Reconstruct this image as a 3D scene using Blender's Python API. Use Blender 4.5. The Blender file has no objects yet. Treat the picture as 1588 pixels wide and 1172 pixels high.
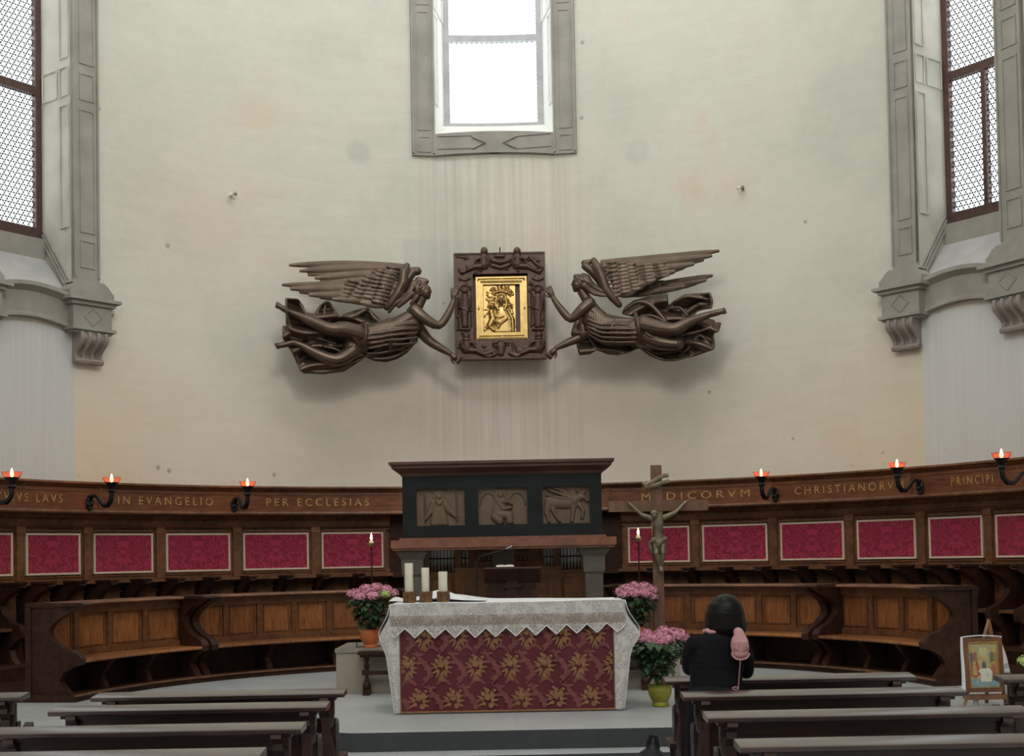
import bpy, math, random
import numpy as np
from math import sin, cos, pi, radians, degrees, sqrt, atan2
from mathutils import Vector, Matrix
SC = bpy.context.scene
COL = SC.collection
# ---------------------------------------------------------------- camera
FPX, PITCH, ROLL, SHY = 2000.0, radians(1.9), radians(1.07), 212.0
EYE = Vector((0, 0, 1.65))
_F = Vector((0, cos(PITCH), sin(PITCH))); _U = Vector((0, -sin(PITCH), cos(PITCH))); _R = Vector((1, 0, 0))
CR = _R * cos(ROLL) - _U * sin(ROLL); CU = _U * cos(ROLL) + _R * sin(ROLL)
cam = bpy.data.cameras.new('camera'); camo = bpy.data.objects.new('camera', cam); COL.objects.link(camo)
cam.sensor_width = 36; cam.sensor_fit = 'HORIZONTAL'; cam.lens = 36 * FPX / 1588
cam.shift_x = 0.0; cam.shift_y = SHY / 1588; cam.clip_end = 200
M = Matrix((CR, CU, -_F)).transposed().to_4x4(); M.translation = EYE
camo.matrix_world = M
SC.camera = camo
# ---------------------------------------------------------------- light and exposure
SC.view_settings.view_transform = 'Standard'; SC.view_settings.look = 'None'
SC.view_settings.exposure = -0.54; SC.view_settings.gamma = 1.0; SC.view_settings.use_curve_mapping = False
W = bpy.data.worlds.new('daylight'); SC.world = W; W.use_nodes = True
W.node_tree.nodes['Background'].inputs[0].default_value = (0.93, 0.97, 1.0, 1)
W.node_tree.nodes['Background'].inputs[1].default_value = 5.6
def area(name, loc, target, sx, sy, power, col):
    l = bpy.data.lights.new(name, 'AREA'); l.shape = 'RECTANGLE'; l.size = sx; l.size_y = sy; l.energy = power; l.color = col
    o = bpy.data.objects.new(name, l); COL.objects.link(o); o.location = loc
    o.rotation_euler = (Vector(target) - Vector(loc)).to_track_quat('-Z', 'Y').to_euler()
area('added_area_light', (-0.1, 9.0, 10.0), (-0.1, 19, 4.2), 2.2, 1.6, 330, (1.0, 0.93, 0.84))  # added unseen light, throws the angels' shadows and brightens the wall

ZC, AX = 12.1, -0.10          # centre of the apse circle
def ray(px, py, Y):
    d = CR * ((px - 794) / FPX) + CU * ((586 + SHY - py) / FPX) + _F
    return EYE + d * (Y / d.y)
def pol(r, t, z=0.0):
    t = radians(t); return Vector((AX + r * sin(t), ZC + r * cos(t), z))
def th(px, py, r):
    d = CR * ((px - 794) / FPX) + CU * ((586 + SHY - py) / FPX) + _F
    a = d.x ** 2 + d.y ** 2; b = 2 * (d.x * -AX + d.y * -ZC); c = AX ** 2 + ZC ** 2 - r * r
    t = (-b + sqrt(b * b - 4 * a * c)) / (2 * a); P = EYE + d * t
    return degrees(atan2(P.x - AX, P.y - ZC)), P.z
# ---------------------------------------------------------------- mesh builder
class MB:
    def __init__(s): s.v = []; s.f = []
    def add(s, vs, fs):
        n = len(s.v); s.v.extend([tuple(p) for p in vs]); s.f.extend([tuple(i + n for i in f) for f in fs]); return s
    def bx(s, x0, x1, y0, y1, z0, z1, m=None):
        vs = [Vector((x, y, z)) for z in (z0, z1) for y in (y0, y1) for x in (x0, x1)]
        if m is not None: vs = [m @ p for p in vs]
        return s.add(vs, [(0, 2, 3, 1), (4, 5, 7, 6), (0, 1, 5, 4), (2, 6, 7, 3), (0, 4, 6, 2), (1, 3, 7, 5)])
    def frame(s, x0, x1, z0, z1, w, y0, y1):            # rectangular frame facing -y
        s.bx(x0, x1, y0, y1, z1 - w, z1); s.bx(x0, x1, y0, y1, z0, z0 + w)
        s.bx(x0, x0 + w, y0, y1, z0 + w, z1 - w); return s.bx(x1 - w, x1, y0, y1, z0 + w, z1 - w)
    def ext(s, pts, off):                                # extrude a 3D polygon by a vector
        n = len(pts); off = Vector(off); a = [Vector(p) for p in pts]
        nrm = Vector((0, 0, 0))
        for i in range(n): nrm += a[i].cross(a[(i + 1) % n])
        fl = nrm.dot(off) > 0
        if fl: a = a[::-1]
        vs = a + [p + off for p in a]
        return s.add(vs, [tuple(range(n)), tuple(range(2 * n - 1, n - 1, -1))] + [(i, i + n, (i + 1) % n + n, (i + 1) % n) for i in range(n)])
    def tube(s, pts, rad, n=10, flat=1.0, up=(0, 0, 1)):
        pts = [Vector(p) for p in pts]
        if not hasattr(rad, '__len__'): rad = [rad] * len(pts)
        N = len(pts); rings = []
        for i, p in enumerate(pts):
            t = (pts[min(i + 1, N - 1)] - pts[max(i - 1, 0)]).normalized()
            if i == 0 or a_.cross(t).length < .05:
                u = Vector(up)
                if abs(t.dot(u)) > 0.95: u = Vector((1, 0, 0)) if abs(t.x) < .9 else Vector((0, 1, 0))
                a = t.cross(u).normalized()
            else: a = (a_ - t * a_.dot(t)).normalized()      # carry the frame along, no twist
            a_ = a; b = t.cross(a).normalized()
            rings.append([p + a * (cos(2 * pi * k / n) * rad[i]) + b * (sin(2 * pi * k / n) * rad[i] * flat) for k in range(n)])
        vs = [q for r in rings for q in r]; fs = []
        for i in range(N - 1):
            for k in range(n):
                fs.append((i * n + k, (i + 1) * n + k, (i + 1) * n + (k + 1) % n, i * n + (k + 1) % n))
        fs.append(tuple(range(n))); fs.append(tuple((N - 1) * n + k for k in range(n - 1, -1, -1)))
        return s.add(vs, fs)
    def limb(s, pts, rad, n=12):                         # rounded, tapering chain of joints
        s.tube(pts, rad, n)
        for p, r in zip(pts, rad): s.ball(p, (r, r, r), 10, 6)
        return s
    def ball(s, c, r, n=14, m=8, rot=None):
        if not hasattr(r, '__len__'): r = (r, r, r)
        c = Vector(c); vs = []; fs = []
        for j in range(1, m):
            a = pi * j / m
            for i in range(n):
                b = 2 * pi * i / n; p = Vector((r[0] * sin(a) * cos(b), r[1] * sin(a) * sin(b), r[2] * cos(a)))
                if rot is not None: p = rot @ p
                vs.append(c + p)
        t = Vector((0, 0, r[2])); 
        if rot is not None: t = rot @ t
        vs += [c + t, c - t]; T = len(vs) - 2
        for j in range(m - 2):
            for i in range(n): fs.append((j * n + i, (j + 1) * n + i, (j + 1) * n + (i + 1) % n, j * n + (i + 1) % n))
        for i in range(n): fs.append((T, i, (i + 1) % n)); fs.append((T + 1, (m - 2) * n + (i + 1) % n, (m - 2) * n + i))
        return s.add(vs, fs)
    def lathe(s, prof, c=(0, 0, 0), n=24, cap=True, sq=None):
        c = Vector(c); vs = []; fs = []; N = len(prof)
        for (r, z) in prof:
            for k in range(n):
                a = 2 * pi * (k + .5) / n; vs.append(c + Vector((r * cos(a), r * sin(a), z)))
        for i in range(N - 1):
            for k in range(n): fs.append((i * n + k, i * n + (k + 1) % n, (i + 1) * n + (k + 1) % n, (i + 1) * n + k))
        if cap: fs.append(tuple(range(n - 1, -1, -1))); fs.append(tuple((N - 1) * n + k for k in range(n)))
        return s.add(vs, fs)
    def arc(s, prof, a0, a1, R0=0.0, n=None, zf=None):   # sweep closed (r,z) section along the apse circle, degrees
        n = n or max(1, int(abs(a1 - a0) / 1.2) + 1); m = len(prof); vs = []; fs = []
        for i in range(n + 1):
            t = i / n; a = radians(a0 + (a1 - a0) * t); dz = zf(t) if zf else 0
            for (r, z) in prof: vs.append((r * sin(a), r * cos(a) - R0, z + dz))
        ar = sum(prof[i][0] * prof[(i + 1) % m][1] - prof[(i + 1) % m][0] * prof[i][1] for i in range(m))
        for i in range(n):
            for k in range(m):
                q = (i * m + k, i * m + (k + 1) % m, (i + 1) * m + (k + 1) % m, (i + 1) * m + k)
                fs.append(q if ar < 0 else q[::-1])
        e0 = tuple(range(m)); e1 = tuple(n * m + k for k in range(m))
        fs += [e0[::-1], e1] if ar < 0 else [e0, e1[::-1]]
        return s.add(vs, fs)
    def arcbox(s, r0, r1, z0, z1, a0, a1, R0=0.0, n=None, zf=None):
        return s.arc([(r0, z0), (r0, z1), (r1, z1), (r1, z0)], a0, a1, R0, n, zf)
    def grid(s, fn, nu, nv, flip=False):
        vs = [fn(i / nu, j / nv) for j in range(nv + 1) for i in range(nu + 1)]; fs = []
        for j in range(nv):
            for i in range(nu):
                q = (j * (nu + 1) + i, j * (nu + 1) + i + 1, (j + 1) * (nu + 1) + i + 1, (j + 1) * (nu + 1) + i)
                fs.append(q[::-1] if flip else q)
        return s.add(vs, fs)
    def build(s, name, mat, parent=None, org=None, smooth=True, ang=35):
        me = bpy.data.meshes.new(name)
        if org is None: v = s.v
        else: v = [(p[0] - org[0], p[1] - org[1], p[2] - org[2]) for p in s.v]
        me.from_pydata([tuple(p) for p in v], [], s.f); me.validate()
        if smooth:
            me.polygons.foreach_set('use_smooth', [True] * len(me.polygons)); me.set_sharp_from_angle(angle=radians(ang))
        o = bpy.data.objects.new(name, me); COL.objects.link(o); me.materials.append(mat)
        if parent is not None: o.parent = parent
        elif org is not None: o.location = org
        return o
def thing(name, label, cat, loc=(0, 0, 0), rz=0, group=None):
    o = bpy.data.objects.new(name, None); COL.objects.link(o); o.location = loc; o.rotation_euler = (0, 0, rz)
    o.empty_display_size = .1; o['label'] = label; o['category'] = cat
    if group: o['group'] = group
    return o
def tag(o, label, cat, group=None, kind=None):
    if label: o['label'] = label
    if cat: o['category'] = cat
    if group: o['group'] = group
    if kind: o['kind'] = kind
    return o
def cr(P, n=4):
    # smooth curve through (x, y, r, d) control points
    out = []
    for i in range(len(P) - 1):
        p0, p1, p2, p3 = P[max(i - 1, 0)], P[i], P[i + 1], P[min(i + 2, len(P) - 1)]
        for k in range(n):
            t = k / n; out.append(tuple(.5 * (2 * b + (c - a) * t + (2 * a - 5 * b + 4 * c - d) * t * t + (3 * b - a - 3 * c + d) * t ** 3) for a, b, c, d in zip(p0, p1, p2, p3)))
    return out + [tuple(P[-1])]
def struct(o): o['kind'] = 'structure'; return o
def mod_remesh(o, vox, it=2, sm=.5):
    r = o.modifiers.new('remesh', 'REMESH'); r.mode = 'VOXEL'; r.voxel_size = vox; r.use_smooth_shade = True
    if it: m = o.modifiers.new('smooth', 'SMOOTH'); m.iterations = it; m.factor = sm
    return o
def copy_tree(o, parent=None):
    c = o.copy(); COL.objects.link(c)
    if parent is not None: c.parent = parent
    for ch in list(o.children): copy_tree(ch, c)
    return c
# ---------------------------------------------------------------- materials
def nt(name):
    m = bpy.data.materials.new(name); m.use_nodes = True; t = m.node_tree; return m, t, t.nodes['Principled BSDF']
def N(t, ty, **k):
    n = t.nodes.new(ty)
    for a, b in k.items():
        if a.startswith('i_'): n.inputs[a[2:].replace('_', ' ')].default_value = b
        else: setattr(n, a, b)
    return n
def ramp(t, stops):
    r = t.nodes.new('ShaderNodeValToRGB'); e = r.color_ramp.elements
    while len(e) < len(stops): e.new(.5)
    for q, (p, c) in zip(e, stops): q.position = p; q.color = (*c, 1) if len(c) == 3 else c
    return r
def plain(name, col, rough=.6, metal=0, var=.12, scale=6, bump=0.0, bscale=40, coat=0):
    m, t, b = nt(name)
    tc = N(t, 'ShaderNodeTexCoord'); no = N(t, 'ShaderNodeTexNoise'); no.inputs['Scale'].default_value = scale; no.inputs['Detail'].default_value = 5
    t.links.new(tc.outputs['Object'], no.inputs['Vector'])
    r = ramp(t, [(.3, tuple(c * (1 - var) for c in col)), (.7, tuple(min(1, c * (1 + var)) for c in col))])
    t.links.new(no.outputs['Fac'], r.inputs[0]); t.links.new(r.outputs[0], b.inputs['Base Color'])
    b.inputs['Roughness'].default_value = rough; b.inputs['Metallic'].default_value = metal; b.inputs['Coat Weight'].default_value = coat
    if bump:
        n2 = N(t, 'ShaderNodeTexNoise'); n2.inputs['Scale'].default_value = bscale; n2.inputs['Detail'].default_value = 4
        t.links.new(tc.outputs['Object'], n2.inputs['Vector'])
        bp = N(t, 'ShaderNodeBump'); bp.inputs['Strength'].default_value = bump; bp.inputs['Distance'].default_value = .01
        t.links.new(n2.outputs['Fac'], bp.inputs['Height']); t.links.new(bp.outputs[0], b.inputs['Normal'])
    return m
def wood(name, c0, c1, rough=.4, sc=(1, 1, 12), grain=6, coat=0.0):
    m, t, b = nt(name)
    tc = N(t, 'ShaderNodeTexCoord'); mp = N(t, 'ShaderNodeMapping'); mp.inputs['Scale'].default_value = sc
    t.links.new(tc.outputs['Object'], mp.inputs['Vector'])
    n1 = N(t, 'ShaderNodeTexNoise'); n1.inputs['Scale'].default_value = grain; n1.inputs['Detail'].default_value = 7; n1.inputs['Distortion'].default_value = .6
    n2 = N(t, 'ShaderNodeTexNoise'); n2.inputs['Scale'].default_value = 1.3; n2.inputs['Detail'].default_value = 3
    t.links.new(mp.outputs[0], n1.inputs['Vector']); t.links.new(tc.outputs['Object'], n2.inputs['Vector'])
    ad = N(t, 'ShaderNodeMath', operation='MULTIPLY_ADD'); ad.inputs[1].default_value = .5; t.links.new(n2.outputs['Fac'], ad.inputs[0]); 
    hf = N(t, 'ShaderNodeMath', operation='MULTIPLY'); hf.inputs[1].default_value = .55; t.links.new(n1.outputs['Fac'], hf.inputs[0]); t.links.new(hf.outputs[0], ad.inputs[2])
    mid = tuple((a + b_) / 2 for a, b_ in zip(c0, c1))
    r = ramp(t, [(.38, c0), (.53, mid), (.66, c1)]); t.links.new(ad.outputs[0], r.inputs[0]); t.links.new(r.outputs[0], b.inputs['Base Color'])
    b.inputs['Roughness'].default_value = rough; b.inputs['Coat Weight'].default_value = coat; b.inputs['Coat Roughness'].default_value = .25
    bp = N(t, 'ShaderNodeBump'); bp.inputs['Strength'].default_value = .15; bp.inputs['Distance'].default_value = .004
    t.links.new(n1.outputs['Fac'], bp.inputs['Height']); t.links.new(bp.outputs[0], b.inputs['Normal'])
    return m
def mix(t, fac, a, b, kind='RGBA', blend='MIX'):
    m = t.nodes.new('ShaderNodeMix'); m.data_type = kind; m.blend_type = blend
    i = {'RGBA': (6, 7, 2), 'FLOAT': (2, 3, 0)}[kind]
    for s_, v in ((0, fac), (i[0], a), (i[1], b)):
        if isinstance(v, (int, float)): m.inputs[s_].default_value = v
        elif isinstance(v, tuple): m.inputs[s_].default_value = (*v, 1)
        else: t.links.new(v, m.inputs[s_])
    return m.outputs[i[2]]
def mth(t, op, a, b=None, c=None):
    m = t.nodes.new('ShaderNodeMath'); m.operation = op
    for i, v in enumerate((a, b, c)):
        if v is None: continue
        if isinstance(v, (int, float)): m.inputs[i].default_value = v
        else: t.links.new(v, m.inputs[i])
    return m.outputs[0]
def noise(t, vec, scale, detail=4, rough=.5):
    n = t.nodes.new('ShaderNodeTexNoise'); n.inputs['Scale'].default_value = scale; n.inputs['Detail'].default_value = detail; n.inputs['Roughness'].default_value = rough
    t.links.new(vec, n.inputs['Vector']); return n.outputs['Fac']
def wall_mat():
    # old limewashed plaster; UV = (arc length in metres, height in metres)
    m, t, b = nt('aged_plaster'); L = t.links
    uv = N(t, 'ShaderNodeUVMap').outputs[0]
    sp = N(t, 'ShaderNodeSeparateXYZ'); L.new(uv, sp.inputs[0]); u, v = sp.outputs[0], sp.outputs[1]
    def box(u0, u1, v0, v1, s=.04):
        def st(x, e, up):
            mr = t.nodes.new('ShaderNodeMapRange'); L.new(x, mr.inputs[0])
            mr.inputs[1].default_value = e - s; mr.inputs[2].default_value = e + s
            mr.inputs[3].default_value = 0 if up else 1; mr.inputs[4].default_value = 1 if up else 0; return mr.outputs[0]
        return mth(t, 'MULTIPLY', mth(t, 'MULTIPLY', st(u, u0, 1), st(u, u1, 0)), mth(t, 'MULTIPLY', st(v, v0, 1), st(v, v1, 0)))
    big = ramp(t, [(.34, (.53, .53, .46)), (.46, (.64, .61, .52)), (.56, (.68, .65, .57)), (.68, (.70, .57, .44))])
    L.new(noise(t, uv, .45, 6, .6), big.inputs[0]); col = big.outputs[0]
    # horizontal trowel bands
    mp = N(t, 'ShaderNodeMapping'); mp.inputs['Scale'].default_value = (.7, 5, 1); L.new(uv, mp.inputs[0])
    rb = ramp(t, [(.35, (.965, .96, .955)), (.65, (1.035, 1.03, 1.03))]); L.new(noise(t, mp.outputs[0], 1.6, 6, .65), rb.inputs[0])
    col = mix(t, 1.0, col, rb.outputs[0], blend='MULTIPLY')
    fine = ramp(t, [(.3, (.95, .95, .95)), (.7, (1.04, 1.04, 1.04))]); L.new(noise(t, uv, 7, 6, .7), fine.inputs[0])
    col = mix(t, 1.0, col, fine.outputs[0], blend='MULTIPLY')
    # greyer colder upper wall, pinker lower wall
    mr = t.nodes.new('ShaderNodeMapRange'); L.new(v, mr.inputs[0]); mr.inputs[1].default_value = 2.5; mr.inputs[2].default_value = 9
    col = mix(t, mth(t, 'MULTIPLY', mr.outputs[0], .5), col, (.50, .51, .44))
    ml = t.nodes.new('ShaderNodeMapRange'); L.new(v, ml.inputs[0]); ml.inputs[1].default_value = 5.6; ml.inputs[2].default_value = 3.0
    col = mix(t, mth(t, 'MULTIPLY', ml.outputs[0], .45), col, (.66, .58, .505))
    # repainted rectangle where a larger panel once hung
    col = mix(t, mth(t, 'MULTIPLY', box(-1.45, -.05, 5.2, 6.42, .02), .5), col, (.50, .50, .45))
    # rain streaks below the middle window
    mp2 = N(t, 'ShaderNodeMapping'); mp2.inputs['Scale'].default_value = (7, .12, 1); L.new(uv, mp2.inputs[0])
    rs = ramp(t, [(.40, (0, 0, 0)), (.62, (1, 1, 1))]); L.new(noise(t, mp2.outputs[0], 1.5, 5, .6), rs.inputs[0])
    sm = mth(t, 'MULTIPLY', rs.outputs[0], box(-1.15, 1.15, 3.2, 7.8, .25))
    col = mix(t, mth(t, 'MULTIPLY', sm, .5), col, (.40, .39, .35))
    def spot(px, py, r, c, k, soft=.5):
        nonlocal col
        a_, z_ = th(px, py, 7.1); dx = mth(t, 'SUBTRACT', u, radians(a_) * 7.1); dz = mth(t, 'SUBTRACT', v, z_)
        dd = mth(t, 'SQRT', mth(t, 'ADD', mth(t, 'MULTIPLY', dx, dx), mth(t, 'MULTIPLY', dz, dz))); dd = mth(t, 'ADD', dd, mth(t, 'MULTIPLY', mth(t, 'SUBTRACT', noise(t, uv, 6, 4), .5), r * .5))
        q = t.nodes.new('ShaderNodeMapRange'); L.new(dd, q.inputs[0]); q.inputs[1].default_value = r * (1 + soft); q.inputs[2].default_value = r * (1 - soft)
        col = mix(t, mth(t, 'MULTIPLY', q.outputs[0], k), col, c)
    spot(556, 236, .17, (.42, .44, .38), .6, .3); spot(988, 236, .18, (.44, .45, .39), .45, .3); spot(990, 234, .09, (.56, .55, .48), .6, .3)
    spot(320, 350, .9, (.70, .57, .44), .35, .9); spot(1240, 330, 1.0, (.56, .58, .50), .35, .9); spot(150, 690, .7, (.74, .54, .34), .45, .9); spot(1420, 650, .9, (.72, .58, .38), .4, .9); spot(1190, 420, .9, (.72, .68, .58), .4, .9); spot(300, 560, 1.1, (.73, .69, .60), .45, .9); spot(690, 640, 1.2, (.60, .49, .42), .35, .9); spot(910, 620, 1.0, (.62, .50, .42), .3, .9); spot(830, 330, .8, (.70, .60, .44), .35, .9)
    for (px, py, r) in ((260, 381, .035), (903, 66, .03), (1249, 344, .025), (902, 183, .03), (153, 168, .03), (1100, 608, .025), (688, 470, .02), (245, 725, .03), (262, 730, .03), (425, 736, .03), (1230, 680, .02)): spot(px, py, r, (.16, .14, .11), .55, .4)
    # whitewashed bays below the two side windows
    for s_ in (-1, 1):
        a, c = (-62.5, -51.0) if s_ < 0 else (50.2, 62.5)
        k = 7.1 * pi / 180
        bay = box(a * k, c * k, 0, 4.7, .015)
        ws = ramp(t, [(.35, (.54, .55, .56)), (.7, (.60, .61, .61))]); L.new(noise(t, mp2.outputs[0], 2.5, 5, .6), ws.inputs[0])
        col = mix(t, mth(t, 'MULTIPLY', bay, .85), col, ws.outputs[0])
    # chips and scars
    vo = N(t, 'ShaderNodeTexNoise'); vo.inputs['Scale'].default_value = 9; vo.inputs['Detail'].default_value = 8; L.new(uv, vo.inputs['Vector'])
    ch = ramp(t, [(.70, (0, 0, 0)), (.73, (1, 1, 1))]); L.new(vo.outputs['Fac'], ch.inputs[0])
    lowm = t.nodes.new('ShaderNodeMapRange'); L.new(v, lowm.inputs[0]); lowm.inputs[1].default_value = 3.6; lowm.inputs[2].default_value = 2.7
    col = mix(t, mth(t, 'MULTIPLY', mth(t, 'MULTIPLY', ch.outputs[0], lowm.outputs[0]), .6), col, (.30, .25, .20))
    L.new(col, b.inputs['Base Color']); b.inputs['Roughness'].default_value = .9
    bp = N(t, 'ShaderNodeBump'); bp.inputs['Strength'].default_value = .15; bp.inputs['Distance'].default_value = .015
    L.new(noise(t, mp.outputs[0], 3, 6, .6), bp.inputs['Height']); L.new(bp.outputs[0], b.inputs['Normal'])
    return m
def damask_mat():
    m, t, b = nt('crimson_damask'); L = t.links
    tc = N(t, 'ShaderNodeTexCoord').outputs['Object']; sp = N(t, 'ShaderNodeSeparateXYZ'); L.new(tc, sp.inputs[0])
    fx = mth(t, 'ABSOLUTE', sp.outputs[0])
    cb = N(t, 'ShaderNodeCombineXYZ'); L.new(fx, cb.inputs[0]); L.new(sp.outputs[2], cb.inputs[1])
    n = noise(t, cb.outputs[0], 13, 2.5, .55)
    n.node.inputs['Distortion'].default_value = 1.6
    s_ = n
    r = ramp(t, [(.49, (.22, .006, .028)), (.52, (.38, .016, .065))]); L.new(s_, r.inputs[0]); L.new(r.outputs[0], b.inputs['Base Color'])
    rr = ramp(t, [(.49, (.75, .75, .75)), (.52, (.5, .5, .5))]); L.new(s_, rr.inputs[0]); L.new(rr.outputs[0], b.inputs['Roughness'])
    b.inputs['Sheen Weight'].default_value = .3
    return m
def glass_mat(th_k=.0042):
    # round bottle-glass quarries set in lead; UV in metres
    m, t, b = nt('leaded_roundels'); L = t.links
    uv = N(t, 'ShaderNodeUVMap').outputs[0]; sp = N(t, 'ShaderNodeSeparateXYZ'); L.new(uv, sp.inputs[0])
    d = .078
    def lat(ox, oy):
        x = mth(t, 'SUBTRACT', mth(t, 'FLOORED_MODULO', mth(t, 'ADD', sp.outputs[0], ox), d), d / 2)
        y = mth(t, 'SUBTRACT', mth(t, 'FLOORED_MODULO', mth(t, 'ADD', sp.outputs[1], oy), d * 1.732), d * .866)
        return mth(t, 'SQRT', mth(t, 'ADD', mth(t, 'MULTIPLY', x, x), mth(t, 'MULTIPLY', y, y)))
    dist = mth(t, 'MINIMUM', lat(0, 0), lat(d / 2, d * .866))
    ring = mth(t, 'COMPARE', dist, .0335, th_k)
    tr = N(t, 'ShaderNodeBsdfTransparent'); 
    tint = ramp(t, [(.4, (.93, .97, .96)), (.62, (.99, 1, 1)), (.72, (.80, .90, .97))]); L.new(noise(t, uv, 5, 2), tint.inputs[0]); L.new(tint.outputs[0], tr.inputs[0])
    b.inputs['Base Color'].default_value = (.05, .05, .05, 1); b.inputs['Roughness'].default_value = .6
    mx = N(t, 'ShaderNodeMixShader'); L.new(ring, mx.inputs[0]); L.new(tr.outputs[0], mx.inputs[1]); L.new(b.outputs[0], mx.inputs[2])
    L.new(mx.outputs[0], t.nodes['Material Output'].inputs[0])
    return m
def lace_mat(name, dens, col=(.80, .79, .75), sc=38):
    m, t, b = nt(name); L = t.links
    tc = N(t, 'ShaderNodeTexCoord').outputs['Object']
    vo = N(t, 'ShaderNodeTexVoronoi', feature='DISTANCE_TO_EDGE'); vo.inputs['Scale'].default_value = sc; L.new(tc, vo.inputs['Vector'])
    th_ = ramp(t, [(.10, (1, 1, 1)), (.17, (0, 0, 0))]); L.new(vo.outputs['Distance'], th_.inputs[0])
    nz = ramp(t, [(.52, (0, 0, 0)), (.58, (1, 1, 1))]); L.new(noise(t, tc, 14, 3), nz.inputs[0])
    op = mth(t, 'MAXIMUM', mth(t, 'MAXIMUM', th_.outputs[0], nz.outputs[0]), dens)
    tr = N(t, 'ShaderNodeBsdfTransparent'); L.new(mix(t, mth(t, 'MAXIMUM', th_.outputs[0], nz.outputs[0]), tuple(c * .72 for c in col), col), b.inputs['Base Color']); b.inputs['Roughness'].default_value = .8
    mx = N(t, 'ShaderNodeMixShader'); L.new(op, mx.inputs[0]); L.new(tr.outputs[0], mx.inputs[1]); L.new(b.outputs[0], mx.inputs[2])
    L.new(mx.outputs[0], t.nodes['Material Output'].inputs[0]); return m
def emis(name, col, st):
    m, t, b = nt(name); b.inputs['Base Color'].default_value = (*col, 1); b.inputs['Emission Color'].default_value = (*col, 1); b.inputs['Emission Strength'].default_value = st; return m
def floor_mat():
    m, t, b = nt('pale_stone_floor'); L = t.links
    tc = N(t, 'ShaderNodeTexCoord').outputs['Object']
    r = ramp(t, [(.3, (.36, .38, .39)), (.7, (.46, .475, .485))]); L.new(noise(t, tc, 1.1, 6, .6), r.inputs[0])
    bk = N(t, 'ShaderNodeTexBrick'); bk.inputs['Scale'].default_value = 1; bk.inputs['Brick Width'].default_value = 1.1; bk.inputs['Row Height'].default_value = .8; bk.inputs['Mortar Size'].default_value = .004
    bk.inputs['Color1'].default_value = (1, 1, 1, 1); bk.inputs['Color2'].default_value = (.94, .94, .94, 1); bk.inputs['Mortar'].default_value = (.75, .75, .75, 1)
    L.new(tc, bk.inputs['Vector']); L.new(mix(t, 1.0, r.outputs[0], bk.outputs[0], blend='MULTIPLY'), b.inputs['Base Color'])
    b.inputs['Roughness'].default_value = .45; return m
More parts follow.
